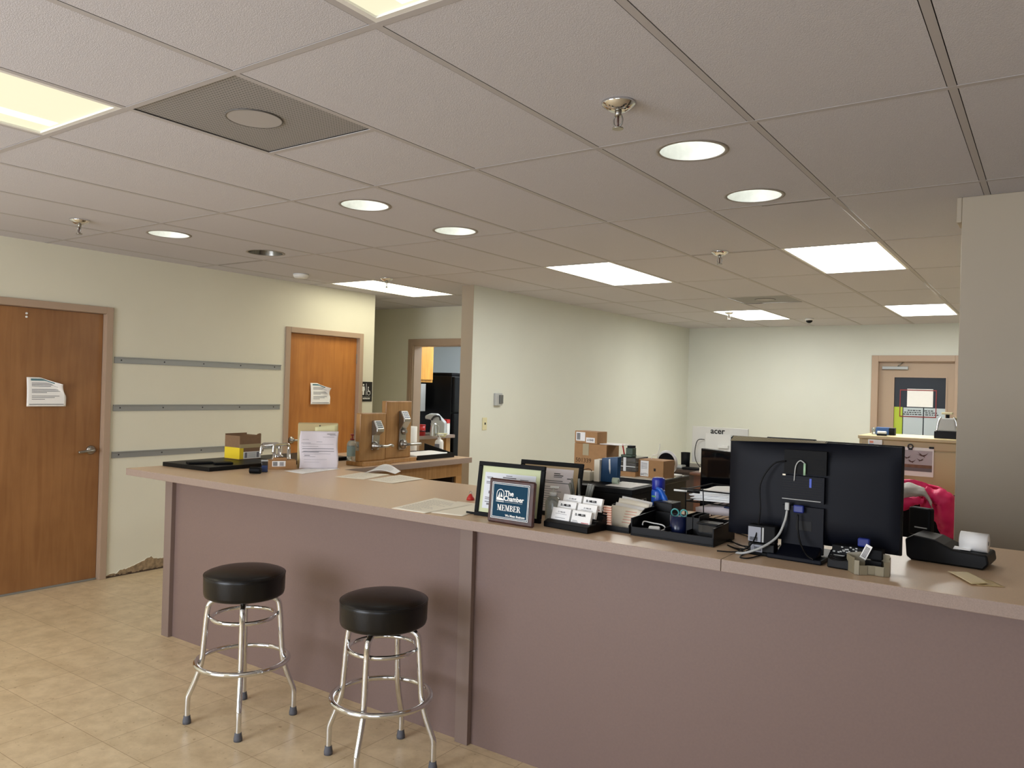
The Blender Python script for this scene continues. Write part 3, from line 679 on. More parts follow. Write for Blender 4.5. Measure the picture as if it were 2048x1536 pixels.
for k in range(6): b.box((.0764, -.02, .012+k*.006), (.0768, .045, .014+k*.006), INK)
b.build('white_label', None, t)
# lever handle samples
def lever_sample(x, y, rz, lb, h=.10):
    t = thing('door_lever_sample', lb, 'door lever', (x, y, SZ), rz, 'loose chrome door lever samples')
    MB().lathe([(.03, 0), (.03, .006), (.02, .012), (.012, .02), (.0115, h-.03)], CHROME, 24).build('rose', None, t, shade=False)
    MB().tube([(0, 0, h-.035), (0, 0, h-.012), (.012, 0, h), (.05, 0, h), (.10, 0, h), (.112, 0, h-.01), (.115, 0, h-.05)], .0095, CHROME, 12).build('lever', None, t)
_a, _b, _c = WZ(548, 921, SZ), WZ(577, 922, SZ), WZ(562, 914, SZ)
lever_sample(_a.x, _a.y, -PI/2+.1, 'chrome door lever sample nearest the torn carton')
lever_sample(_b.x, _b.y, -PI/2-.1, 'middle chrome door lever sample on the black slab', .11)
lever_sample(_c.x-.02, _c.y, -PI/2-.5, 'chrome door lever sample partly behind the wrapped tan box', .09)
t = thing('spool', 'black ribbed spool lying on the counter', 'spool', (-1.73, 2.655, CT), .5)
b = MB(); M = Matrix.Translation((-.032, 0, .021)) @ Matrix.Rotation(PI/2, 4, 'Y')
pr = []
for k in range(9): pr += [(.020, k*.0075), (.017, k*.0075+.004)]
b.lathe([(.0, 0), (.02, 0)]+pr[1:]+[(.0, .066)], BLACKM, 24, M, capb=False, capt=False); b.build('winding', None, t, shade=True)
t = thing('pill_container', 'small clear container with a blue label on the counter edge', 'container', (-1.765, 2.745, CT), .9)
MB().box((-.019, -.014, .001), (.019, .014, .066), SMOKEP).build('body', None, t, bevel=.004); MB().box((-.017, -.0155, .005), (.017, -.0145, .042), mat('navy label', (40, 60, 110), .5)).build('label', None, t); MB().box((-.02, -.015, .066), (.02, .015, .074), GREYP).build('lid', None, t, bevel=.002)
# small brown box with barcode
t = thing('small_brown_box', 'small brown shipping box with a white barcode label in front of the chrome levers', 'box', (-1.86, 2.945, CT), math.radians(57))
MB().box((-.085, -.045, 0.0005), (.085, .045, .055), CARD).build('body', None, t, bevel=.002)
b = MB(); b.box((-.06, -.0462, .018), (.02, -.0452, .052), PAPER)
for k in range(9): b.box((-.055+k*.003, -.0468, .022), (-.0535+k*.003, -.0462, .048), INKD)
for k in range(5): b.box((-.015+k*.005, -.0468, .022), (-.012+k*.005, -.0462, .046), INK)
b.build('shipping_label', None, t)
MB().box((-.05, -.03, .055), (.03, .03, .068), CARD).build('top_flap', None, t, bevel=.003)
# tall tan box with bill of lading taped in front
t = thing('tan_box', 'tall tan board box on the counter wrapped in translucent tape', 'box', (-1.80, 3.195, CT), math.radians(49))
MB().box((-.135, -.06, 0.0005), (.115, .06, .282), TANBOX).build('body', None, t, bevel=.004)
b = MB(); b.box((-.004, -.0615, .22), (.004, -.0602, .272), DARKG); b.build('slot', None, t)
MB().grid(lambda u, v: (-.03+.14*u, -.062-.004*math.sin(v*3), .20+.06*v+.02*u), 6, 4, mat('yellowed flap', (226, 220, 170), .6)).build('loose_flap', None, t, solid=.001)
t = thing('delivery_document', 'creased white printed form leaning on the tan box', 'paper', (-1.755, 3.135, CT), math.radians(49))
def doc(u, v): return (-.105+.235*u+.004*math.sin(v*7), -.045-.03*math.sin(v*PI)*.6-.02*(1-v)+.004*math.sin(u*9+v*5), .002+.235*v)
MB().grid(doc, 20, 20, PAPERL).build('sheet', None, t, solid=.0005)
b = MB(); rnd = random.Random(9)
def dline(b, v, u0, u1, h, m, fn=doc, off=.0022, seg=10):
    for k in range(seg):
        ua = u0+(u1-u0)*k/seg; ub = u0+(u1-u0)*(k+1)/seg; ps = []
        for (uu, vv) in ((ua, v-h/2), (ub, v-h/2), (ub, v+h/2), (ua, v+h/2)):
            p = fn(uu, vv); ps.append((p[0], p[1]-off, p[2]))
        b.poly(ps, m)
for v, u0, u1, h, m in ((.93, .7, .92, .012, INKD), (.9, .78, .95, .008, INK), (.85, .6, .9, .006, INK), (.78, .08, .25, .006, INK), (.72, .45, .6, .006, INK), (.69, .06, .3, .008, INK), (.66, .1, .9, .004, INK), (.6, .08, .5, .006, INK), (.54, .08, .9, .014, INK), (.47, .1, .9, .01, INKD), (.45, .06, .5, .012, INK), (.40, .1, .8, .006, INK), (.36, .12, .26, .012, INKD), (.33, .1, .4, .006, INK), (.25, .1, .7, .004, INK), (.18, .1, .5, .004, INK)): dline(b, v, u0, u1, h, m)
b.build('printed_lines', None, t)
def flat_sheet(name, lb, pts, z, m=PAPER, lines=12, group='loose papers lying on the counter', curl=.0):
    P = [WZ(px, py, z) for px, py in pts]; c = sum(P, Vector())/4; c.z = z
    t = thing(name, lb, 'paper', c, group=group)
    A, B, C_, D = [(p-c) for p in P]
    def fn(u, v):
        q = A*(1-u)*(1-v)+B*u*(1-v)+C_*u*v+D*(1-u)*v
        return (q.x, q.y, .0008+curl*(math.sin(u*PI*1.3)*.3+v*v)*.5)
    MB().grid(fn, 10, 10, m).build('sheet', None, t, solid=.0006)
    b = MB(); rr = random.Random(len(lb))
    for k in range(lines):
        v = .1+.8*k/lines; u1 = rr.uniform(.5, .9)
        for s_ in range(8):
            ua = .1+(u1-.1)*s_/8; ub = .1+(u1-.1)*(s_+.8)/8
            b.poly([(lambda q: (q[0], q[1], q[2]+.0011))(fn(a_, b_)) for a_, b_ in ((ua, v), (ub, v), (ub, v+.014), (ua, v+.014))], INKP)
    if lines: b.build('printed_lines', None, t)
    return t
Z1 = CT+.0004
flat_sheet('paper_sheet', 'thin printed sheet lying right in front of the leaning form', [(568, 942), (605, 948), (680, 938), (645, 934)], Z1, PAPER, 5)
flat_sheet('paper_sheet', 'left one of two cream sheets on the inner corner of the counter', [(670, 954), (727, 959), (780, 949), (722, 945)], Z1, PAPERC, 9)
flat_sheet('paper_sheet', 'right one of two cream sheets on the inner corner of the counter', [(735, 960), (785, 967), (848, 958), (800, 950)], Z1+.001, PAPERC, 9)
# curled booklet
pA = WZ(760, 945, CT)
t = thing('curled_paper', 'white sheet curling up between the lock display and the cream sheets', 'paper', (pA.x, pA.y, CT), math.radians(30))
def cfn(u, v):
    a = u*2.6; R_ = .075
    return (-.10+.22*v, .02+R_*math.sin(a)-.08*u*.3, .0015+R_*(1-math.cos(a))*.42)
cfn2 = lambda u, v: (-.08+.19*u, -.06+.15*v, .0015+.042*max(0, math.sin(u*PI))**1.2*(.45+.55*v))
MB().grid(cfn2, 18, 10, PAPER).build('sheet', None, t, solid=.0006)
b = MB()
for k in range(9): 
    v = .1+.08*k
    for s_ in range(14): b.poly([(lambda q: (q[0], q[1], q[2]+.0012))(cfn2(a_, b_)) for a_, b_ in ((.12+s_*.05, v), (.16+s_*.05, v), (.16+s_*.05, v+.02), (.12+s_*.05, v+.02))], GREYP)
b.build('printed_lines', None, t)

# wooden display with two keypad locks (boards face +x)
def lock_board(lb, x, y0, y1, h, lock_y, lz, tall):
    t = thing('lock_display_stand', lb, 'display stand', (x, (y0+y1)/2, CT), 0, 'oak display stands with keypad locks')
    hy = (y1-y0)/2
    MB().box((-.045, -hy, .028), (0, hy, h), OAK).build('board', None, t, bevel=.006)
    MB().box((-.115, -hy-.012, 0.0005), (.045, hy+.017, .028), OAK).build('base', None, t, bevel=.003)
    return t
def keypad_lock(t, y, z0, z1, tall, white):
    k = thing('keypad_lock', None, None, (0, 0, 0)); 
    for key in list(k.keys()): del k[key]
    k.parent = t
    hy = .033
    MB().prism([(0, z0), (.012, z0), (.016, z1-.13 if tall else z1-.10), (.055, z1-.075), (.055, z1-.055), (.022, z1), (0, z1)], (y-hy, y+hy), NICKEL, Matrix(((1, 0, 0, 0), (0, 0, 1, 0), (0, 1, 0, 0), (0, 0, 0, 1)))).build('escutcheon', None, k, bevel=.004)
    # sloped keypad plate
    a = Vector((.055, 0, z1-.055)); c = Vector((.022, 0, z1)); d = (c-a); n = Vector((d.z, 0, -d.x)).normalized()
    if n.x < 0: n = -n
    def kp(u, v, o): q = a+d*v+n*o; return (q.x, y-hy+2*hy*u, q.z)
    b = MB(); b.poly([kp(.04, .03, .001), (kp(.96, .03, .001)), (kp(.96, .97, .001)), (kp(.04, .97, .001))], WHITE); b.build('keypad_plate', None, k)
    b = MB()
    cols = 3
    for i in range(3 if white else 1):
        for j in range(4):
            if white: b.poly([kp(.14+i*.26, .10+j*.21, .002), kp(.34+i*.26, .10+j*.21, .002), kp(.34+i*.26, .24+j*.21, .002), kp(.14+i*.26, .24+j*.21, .002)], mat('blue grey keys', (96, 116, 140), .5))
            else: b.poly([kp(.12, .10+j*.21, .002), kp(.88, .10+j*.21, .002), kp(.88, .25+j*.21, .002), kp(.12, .25+j*.21, .002)], mat('green black keys', (30, 50, 44), .5))
    b.build('keys', None, k)
    return k
t1 = lock_board('shorter oak lock display stand with a dark keypad lock', -1.66, 3.42, 3.66, .35, 0, 0, 0)
k1 = keypad_lock(t1, .015, .10, .30, False, False)
M = Matrix.Translation((.012, .0, .13)) @ Matrix.Rotation(PI/2, 4, 'Y')
MB().lathe([(.03, 0), (.03, .01), (.02, .02), (.013, .03), (.012, .055)], NICKEL, 24, M).build('rose', None, k1)
MB().tube([(.06, 0, .13), (.072, .015, .13), (.072, .06, .128), (.066, .10, .134), (.06, .13, .124)], .010, NICKEL, 12).build('lever', None, k1)
MB().box((-.065, -.035, .20), (-.045, .03, .29), STEEL).build('rear_plate', None, t1, bevel=.004)
b = MB(); b.box((-.037, -.1225, .10), (-.008, -.12, .16), STEEL); b.lathe([(.010, 0), (.010, .014)], STEEL, 16, Matrix.Translation((-.022, -.1225, .13)) @ Matrix.Rotation(PI/2, 4, 'X')); b.build('latch', None, t1)
t2 = lock_board('taller oak lock display stand with a white keypad deadbolt lock', -1.70, 3.70, 3.96, .43, 0, 0, 0)
k2 = keypad_lock(t2, .03, .085, .36, True, True)
MB().lathe([(.024, 0), (.024, .012), (.014, .02), (.012, .028)], NICKEL, 24, Matrix.Translation((.014, .035, .215)) @ Matrix.Rotation(PI/2, 4, 'Y')).build('thumb_turn', None, k2)
MB().lathe([(.034, 0), (.034, .014), (.02, .022), (.013, .03), (.012, .05)], NICKEL, 24, Matrix.Translation((.013, .03, .125)) @ Matrix.Rotation(PI/2, 4, 'Y')).build('rose', None, k2)
MB().tube([(.058, .03, .125), (.07, .05, .125), (.07, .11, .125), (.068, .16, .125)], .0105, NICKEL, 12).build('lever', None, k2)

def pump_bottle(lb, p, r, h, bodym, pumpm, col=None, rz=0):
    t = thing('pump_bottle', lb, 'pump bottle', p, rz, 'pump bottles')
    MB().lathe([(r*.9, .001), (r, .006), (r, h*.62), (r*.8, h*.72), (r*.4, h*.76), (r*.36, h*.78)], bodym, 28).build('body', None, t, shade=False)
    MB().lathe([(r*.42, h*.77), (r*.42, h*.84)], pumpm, 20).build('collar', None, t)
    b = MB(); b.lathe([(r*.13, h*.84), (r*.13, h*.94)], pumpm, 12); b.box((-r*.3, -r*.3, h*.94), (r*.95, r*.3, h), pumpm); b.build('pump_head', None, t, bevel=.002)
    return t
pb = pump_bottle('clear pump bottle with a dark red pump left of the lock display', (-1.985, 3.66, CT), .036, .185, GEL, mat('dark red pump', (140, 40, 30), .4), rz=2.5)
MB().lathe([(.0365, .03), (.0365, .10)], mat('pale teal label', (150, 176, 172), .5), 28, capb=False, capt=False).build('label', None, pb)
p = WY(878, 899, 4.46); pb = pump_bottle('white pump bottle with a grey label behind the black paper tray', (p.x, 4.46, CT), .034, .165, WHITE, WHITE, rz=.2)
MB().box((-.02, -.0355, .03), (.02, -.0345, .09), INK).build('label', None, pb)
p = WY(820, 903, 4.40)
t = thing('paper_towel_roll', 'upright white paper towel roll at the end of the counter leg', 'paper towels', (p.x, 4.40, CT))
MB().lathe([(.018, .0), (.05, .0), (.052, .003), (.052, .212), (.05, .215), (.018, .215), (.018, .02)], mat('paper towel', (246, 246, 240), .9), 36, capb=False, capt=False).build('roll', None, t, shade=False)
MB().box((.0, -.0535, .0), (.052, -.052, .2), mat('paper towel', None) if False else PAPER).build('loose_sheet_edge', None, t)
t = thing('paper_tray', 'black desk tray holding papers on the counter leg', 'tray', (-1.82, 4.215, CT), math.radians(0))
b = MB(); b.box((-.15, -.21, 0.0005), (.15, .21, .008), BLACK); b.box((.143, -.21, .008), (.15, .21, .034), BLACK); b.box((-.15, -.21, .008), (-.143, .21, .034), BLACK)
b.prism([(-.15, .008), (.15, .008), (.15, .03), (-.15, .088)], (.203, .21), BLACK, Matrix(((1, 0, 0, 0), (0, 0, 1, 0), (0, 1, 0, 0), (0, 0, 0, 1))))
b.prism([(-.143, .008), (.143, .008), (.143, .018), (-.143, .03)], (-.21, -.203), BLACK, Matrix(((1, 0, 0, 0), (0, 0, 1, 0), (0, 1, 0, 0), (0, 0, 0, 1)))); b.build('tray', None, t)
o = MB().grid(lambda u, v: (-.13+.25*u, -.17+.33*v, .03+.015*u*v+.006*math.sin(u*5)), 8, 8, PAPER).build('paper_stack', None, None, (-1.82, 4.215, CT), solid=-.018); tag(o, 'creased papers lying in the black desk tray', 'paper')
o = MB().tube([(0, 0, .02), (.05, .02, .024), (.1, 0, .02), (.13, .03, .014)], .015, BLACKM).build('black_headset', None, None, (-2.15, 4.08, CT)); o.name = 'black_cable_bundle'; tag(o, 'short black cable bundle behind the oak lock display', 'cable')

# ------------------------------------------------------------------ centre of the counter
flat_sheet('paper_sheet', 'lower cream sheet partly behind the certificate frame', [(850, 1024), (925, 1033), (985, 1012), (915, 1003)], Z1, PAPERC, 0)
flat_sheet('paper_sheet', 'printed cream sheet left of the certificate frame', [(783, 1017), (850, 1027), (945, 1010), (870, 996)], Z1+.001, PAPERC, 12)
t = thing('red_clip', 'small red and silver bell-shaped clip behind the certificate frame', 'clip', (*WZ(941, 1000, CT).xy, CT))
MB().lathe([(.02, 0), (.018, .01), (.008, .026), (.004, .03)], RED, 20).build('body', None, t, shade=True); MB().ring((0, 0, 0), .006, .0015, NICKEL, 16, 6, Matrix.Translation((0, 0, .035)) @ Matrix.Rotation(PI/2, 4, 'X')).build('ring', None, t)
def leaning(name, lb, cat, bl, rz, lean, group=None):
    t = thing(name, lb, cat, (bl[0], bl[1], CT), rz, group); t.rotation_euler = (-lean, 0, rz); return t
def rect_frame(b, w_, h, bw, y0, y1, m):
    b.box((0, y0, 0), (w_, y1, bw), m); b.box((0, y0, h-bw), (w_, y1, h), m); b.box((0, y0, bw), (bw, y1, h-bw), m); b.box((w_-bw, y0, bw), (w_, y1, h-bw), m)
# rear frame
f2 = leaning('picture_frame', 'black picture frame with tan mat and printed letter, behind the other frame', 'picture frame', (.150, 2.605), math.radians(5), math.radians(12), 'black certificate frames')
b = MB(); rect_frame(b, .305, .235, .019, 0, .014, BLACKM); b.build('frame', None, f2, bevel=.002)
MB().box((.018, .006, .018), (.287, .010, .217), mat('tan mat', (180, 156, 120), .7)).build('mat_board', None, f2)
MB().box((.08, .0045, .018), (.262, .0058, .205), PAPERL).build('letter', None, f2)
b = MB(); rr = random.Random(4)
for (x0, x1, z, m) in ((.17, .20, .182, INKD), (.17, .215, .174, INKD), (.17, .21, .167, INK), (.235, .258, .163, INKD), (.09, .215, .15, INK), (.09, .255, .142, INK)): b.box((x0, .0035, z), (x1, .0044, z+.0035), m)
for k in range(10): b.box((.09, .0038, .125-k*.010), (.09+rr.uniform(.1, .16), .0044, .127-k*.010), INK)
b.build('printed_lines', None, f2)
# front certificate
f1 = leaning('picture_frame', 'black certificate frame with pale green border, behind the blue plaque', 'picture frame', (.076, 2.405), math.radians(3), math.radians(8), 'black certificate frames')
b = MB(); rect_frame(b, .325, .232, .018, 0, .014, BLACKM); b.build('frame', None, f1, bevel=.002)
MB().box((.017, .007, .017), (.308, .010, .215), mat('pale green certificate border', (206, 212, 170), .6)).build('certificate_border', None, f1)
MB().box((.034, .0055, .035), (.285, .0068, .188), mat('cool certificate paper', (220, 224, 230), .6)).build('certificate', None, f1)
b = MB()
for (x0, x1, z, h) in ((.14, .17, .177, .003), (.125, .19, .168, .005), (.045, .075, .166, .003), (.048, .08, .161, .003), (.21, .25, .166, .003), (.045, .11, .146, .003), (.045, .07, .14, .003), (.09, .12, .13, .012), (.07, .12, .115, .003), (.06, .12, .098, .012), (.045, .14, .08, .003), (.045, .2, .073, .003), (.045, .26, .062, .003), (.055, .09, .05, .008)): b.box((x0, .0045, z), (x1, .0054, z+h), INK)
b.build('printed_lines', None, f1)
MB().box((-.05, .014, .0), (-.0, .0165, .012), BLACKM).build('easel_foot', None, f1)
# plaque
pl = leaning('award_plaque', 'mahogany plaque with a teal chamber membership plate', 'plaque', (.213, 2.33), math.radians(-1), math.radians(4), None)
PW, PH = .226, .178
M_ = MB()
M_.prism([(0, 0), (PW, 0), (PW, PH), (0, PH)], (-.016, 0), MAHOG, Matrix(((1, 0, 0, 0), (0, 0, 1, 0), (0, 1, 0, 0), (0, 0, 0, 1)))); M_.build('board', None, pl, bevel=.006, seg=1)
pl.location.z = CT+.0005
yf = -.0168
MB().box((.018, yf-.0006, .018), (PW-.022, -.0155, PH-.014), TEAL).build('plate', None, pl)
b = MB(); yo = yf-.0012
def rl(x0, z0, x1, z1, w_):
    for (a, c, d, e) in ((x0, z0, x1, z0+w_), (x0, z1-w_, x1, z1), (x0, z0+w_, x0+w_, z1-w_), (x1-w_, z0+w_, x1, z1-w_)): b.box((a, yo, c), (d, yf-.0006, e), PAPER)
rl(.019, .019, PW-.023, PH-.015, .0022); rl(.0245, .0245, PW-.0285, PH-.0205, .0018); b.build('border_lines', None, pl)
yt = yf-.0014
text('The', .028, PAPER, pl, (.083, yt, .122), align='LEFT', bold=.0007)
text('Chamber', .028, PAPER, pl, (.080, yt, .101), align='LEFT', bold=.0007, sx=.92)
b = MB()
def gl(ch, x, z, h):
    w_ = {'M': .95, 'E': .72, 'B': .74, 'R': .82}[ch]*h
    def q(x0, z0, x1, z1): b.box((x+x0*h, yt-.0003, z+z0*h), (x+x1*h, yt, z+z1*h), PAPER)
    def pg(P): b.poly([(x+a*h, yt-.0003, z+c*h) for a, c in P], PAPER)
    def bowl(z0, z1, xr):
        cz_, rz_ = (z0+z1)/2, (z1-z0)/2
        for k in range(10):
            a, c = -PI/2+PI*k/10, -PI/2+PI*(k+1)/10
            pg([(.32+(xr-.32)*math.cos(a), cz_+rz_*math.sin(a)), (.32+(xr-.32)*math.cos(c), cz_+rz_*math.sin(c)), (.32+(xr-.46)*math.cos(c), cz_+(rz_-.06)*math.sin(c)), (.32+(xr-.46)*math.cos(a), cz_+(rz_-.06)*math.sin(a))])
    if ch == 'M':
        q(.1, 0, .16, 1); q(0, 0, .26, .06); q(.62, 0, .82, 1); q(.54, 0, .92, .06); q(0, .94, .22, 1); q(.72, .94, .92, 1)
        pg([(.08, 1), (.28, 1), (.52, .22), (.44, .02)]); pg([(.44, .02), (.50, .02), (.72, .92), (.66, .98)])
    else:
        q(.1, 0, .30, 1); q(0, 0, .40, .06); q(0, .94, .40, 1)
        if ch == 'E':
            q(.30, 0, .66, .06); q(.30, .94, .64, 1); q(.30, .47, .52, .53); q(.60, 0, .68, .24); q(.58, .76, .66, 1); q(.49, .38, .54, .62)
        if ch == 'B': bowl(.5, 1, .64); bowl(0, .53, .70)
        if ch == 'R': bowl(.46, 1, .66); pg([(.38, .48), (.54, .50), (.78, .05), (.60, 0)]); q(.58, 0, .84, .06)
    return w_
xx = .050
for c_ in 'MEMBER': xx += gl(c_, xx, .052, .0235)
b.build('lettering', None, pl)
text('We Mean Business', .0125, PAPER, pl, (.140, yt, .034), bold=.0003)
b = MB(); N = 16; cx, cz = .062, .118
arch = [(cx+.016*math.cos(a), cz+.016*math.sin(a)) for a in [PI*k/N for k in range(N+1)]]
out = [(cx+.019*math.cos(a), cz+.019*math.sin(a)) for a in [PI*k/N for k in range(N+1)]]
for k in range(N): b.poly([(arch[k][0], yt, arch[k][1]), (out[k][0], yt, out[k][1]), (out[k+1][0], yt, out[k+1][1]), (arch[k+1][0], yt, arch[k+1][1])], PAPER)
b.box((cx-.019, yt-.0003, .094), (cx-.016, yt, cz), PAPER); b.box((cx+.016, yt-.0003, .094), (cx+.019, yt, cz), PAPER); b.box((cx-.019, yt-.0003, .092), (cx+.019, yt, .096), PAPER)
b.poly([(cx-.012, yt, .104), (cx-.002, yt, .104), (cx-.004, yt, .128)], PAPER); b.poly([(cx+.0, yt, .106), (cx+.012, yt, .106), (cx+.004, yt, .126)], PAPER); b.poly([(cx-.016, yt, .096), (cx+.016, yt, .096), (cx+.008, yt, .1015), (cx-.016, yt, .104)], PAPER)
b.box((cx-.02, yt-.0003, .086), (cx+.02, yt, .0885), PAPER); b.box((cx+.024, yt-.0003, .0868), (cx+.11, yt, .0875), PAPER); b.build('emblem', None, pl)
# sanitizer beside the plaque
t = thing('pump_bottle', 'clear hand sanitizer pump bottle between the plaque and the card holder', 'pump bottle', (.408, 2.51, CT), .3, 'pump bottles')
MB().lathe([(.030, .001), (.033, .006), (.033, .08), (.026, .098), (.013, .105), (.012, .108)], GEL, 28).build('body', None, t, shade=False)
MB().lathe([(.016, .106), (.016, .122)], WHITE, 20).build('collar', None, t)
b = MB(); b.lathe([(.006, .122), (.006, .138)], GLASS, 12); b.box((-.014, -.009, .138), (.026, .009, .146), WHITE); b.build('pump_head', None, t, bevel=.003)
# business card holder
ch = thing('business_card_holder', 'black three-tier business card holder full of white cards', 'card holder', (.560, 2.455, CT), math.radians(-7))
b = MB(); Mx = Matrix(((0, 0, 1, 0), (1, 0, 0, 0), (0, 1, 0, 0), (0, 0, 0, 1)))
b.prism([(-.085, 0.0005), (.065, 0.0005), (.065, .075), (.045, .075), (.04, .055), (.02, .055), (.005, .04), (-.02, .04), (-.03, .030), (-.062, .03), (-.085, .022)], (-.108, .108), BLACK, Mx)
b.build('stand', None, ch, bevel=.003)
ci = 0; grp = 'business cards in the black holder'
LBLS = ['front left', 'front right', 'middle left', 'middle right', 'rear left', 'rear right']
for row in range(3):
    for cc in range(2):
        hy = -.052+.030*row; z0 = .030+.024*row; x0 = -.098+.10*cc+.004*row
        c_ = thing('business_card_stack', LBLS[ci]+' stack of white business cards in the black holder', 'business cards', ch.matrix_basis @ Vector((x0, hy, z0)), math.radians(-7), grp)
        c_.location = Matrix.Translation(ch.location) @ Matrix.Rotation(math.radians(-7), 4, 'Z') @ Vector((x0, hy, z0-.005))
        c_.rotation_euler = (-.30, 0, math.radians(-7))
        MB().box((0, -.001, 0), (.091, .010, .052), PAPER).build('cards', None, c_)
        b = MB()
        if (row+cc) % 2 == 0 and False: pass
        if cc == (1 if row != 1 else 0):
            text('D. MILLER', .0115, INKD, c_, (.040, -.0018, .036), bold=.0006)
            for k in range(2): b.box((.006, -.0016, .006+k*.005), (.035-k*.005, -.0011, .0075+k*.005), INK)
            b.box((.05, -.0016, .006), (.086, -.0011, .0085), RED)
        else:
            text('D. MILLER', .008, INK, c_, (.047, -.0018, .036), shear=.3)
            b.box((.018, -.0016, .028), (.074, -.0011, .029), INK); b.box((.02, -.0016, .012), (.07, -.0011, .0135), INK)
        b.build('printed_lines', None, c_)
        ci += 1
# pen cup with pens
p = WY(1162, 1010, 2.60)
pcx = p.x
t = thing('pen_cup', 'low pale grey pen cup behind the business card holder', 'pen cup', (pcx, 2.60, CT))
MB().lathe([(.034, .0005), (.038, .003), (.044, .10), (.041, .10), (.035, .008), (.0, .008)], mat('pale grey cup', (206, 208, 196), .4), 32, capt=False).build('cup', None, t, shade=False)
pens = [(-.9, .30, 'grey pen leaning farthest left in the cup', DARKG), (-.7, .24, 'grey pen with a clear cap second from the left', GREYP), (-.45, .42, 'blue-gripped pen leaning left in the cup', BLUE), (-.05, .10, 'tall upright grey pen in the cup', GREYP),
        (.25, .24, 'pale blue pen right of the upright pen', mat('pale blue', (150, 176, 206), .4)), (.4, .28, 'smoky pen among the right pens', DARKG), (.55, .30, 'red-tipped pen leaning right in the cup', RED), (.75, .34, 'pale green pen leaning farthest right', mat('pale olive', (180, 182, 140), .4))]
for i, (dx, tilt, lb, m) in enumerate(pens):
    pn = thing('pen', lb, 'pen', (pcx+.024*dx, 2.60+.008*((i % 3)-1), CT+.012), 0, 'pens in the grey cup')
    pn.rotation_euler = (.06*((i % 3)-1), tilt*(1 if dx > 0 else -1)*.8, 0)
    L = .148 if i not in (3, 1) else .165
    MB().lathe([(.0015, 0), (.0045, .015), (.0048, L*.6)], m, 10).build('barrel', None, pn); MB().lathe([(.0052, L*.6), (.0052, L*.97), (.003, L)], mat('smoky pen cap', (126, 126, 118), .35), 10).build('cap', None, pn)
# sticky flags
t = thing('flag_pad', 'folded strip of coral and pale sticky flags beside the card holder', 'sticky flags', (.655, 2.488, CT+.008), math.radians(-3))
b = MB()
for k in range(9):
    z = .002+k*.0095
    b.poly([(0, 0, z), (.036, 0, z), (.036, -.004, z+.0048), (0, -.004, z+.0048)], CORAL); b.poly([(0, -.004, z+.0048), (.036, -.004, z+.0048), (.036, 0, z+.0095), (0, 0, z+.0095)], PALEC)
    b.poly([(0, 0, z), (0, -.004, z+.0048), (0, 0, z+.0095)], CORAL); b.poly([(.036, 0, z), (.036, -.004, z+.0048), (.036, 0, z+.0095)], CORAL)
b.box((0, .0, .002), (.036, .006, .0875), PALEC); b.build('flags', None, t)
# black open organizer with cream papers
t = thing('magazine_file', 'black open-front desk file filled with cream papers', 'desk organizer', (.705, 2.59, CT), math.radians(-3))
b = MB(); b.box((-.08, -.11, 0.0005), (.075, .115, .006), BLACK); b.box((-.08, -.11, .006), (.075, -.105, .022), BLACK)
b.prism([(-.11, .006), (.115, .006), (.115, .085), (.02, .085), (-.05, .052), (-.085, .046), (-.11, .03)], (.070, .075), BLACK, Mx); b.prism([(-.11, .006), (.115, .006), (.115, .085), (.02, .085), (-.06, .03), (-.11, .03)], (-.08, -.075), BLACK, Mx); b.box((-.075, .11, .006), (.07, .115, .085), BLACK)
b.build('body', None, t, bevel=.001)
t = thing('paper_bundle', 'bundle of cream papers standing tilted in the black desk file', 'papers', (.705, 2.59, CT+.0065), math.radians(-3))
for k, (dy, m, hh) in enumerate(((-.035, PAPERC, .075), (-.005, PAPER, .085), (.02, PAPERC, .10), (.045, PAPER, .105))):
    b = MB(); b.grid(lambda u, v, dy=dy, hh=hh: (-.072+.14*u, dy+.045*v+.004*math.sin(u*4), hh*v*(1-.10*u)), 6, 6, m); b.build('sheet', None, t, solid=.004)
b = MB()
for k in range(5): b.box((.0, -.0375+.007*k, .02+.01*k), (.05, -.0365+.007*k, .022+.01*k), CORAL)
b.build('printed_lines', None, t)
# flat papers going up behind the pens
o = boxo('paper_pile', (-.13, -.09, 0), (.16, .06, .028), PAPERC, None, .002); o.location = (.44+.2, 2.80, CT+.0005); o.rotation_euler = (0, 0, -.04); o.location = (.60, 2.70, CT+.0005)
bpy.data.objects.remove(o)
# small black cube on tan block
t = thing('tan_note_block', 'tan block under the black slotted cube', 'block', (.815, 2.735, CT), math.radians(-2))
MB().box((-.04, -.04, 0.0005), (.04, .04, .052), mat('tan note block', (156, 128, 92), .7)).build('block', None, t, bevel=.002)
t = thing('slotted_cube', 'small black cube with a slot on its top, standing on the tan block', 'box', (.815, 2.735, CT+.053), math.radians(-2))
b = MB(); b.box((-.042, -.042, 0), (.042, .042, .05), BLACK); b.build('body', None, t, bevel=.003); MB().box((-.018, -.006, .0503), (.018, .006, .0512), GREYP).build('slot', None, t)
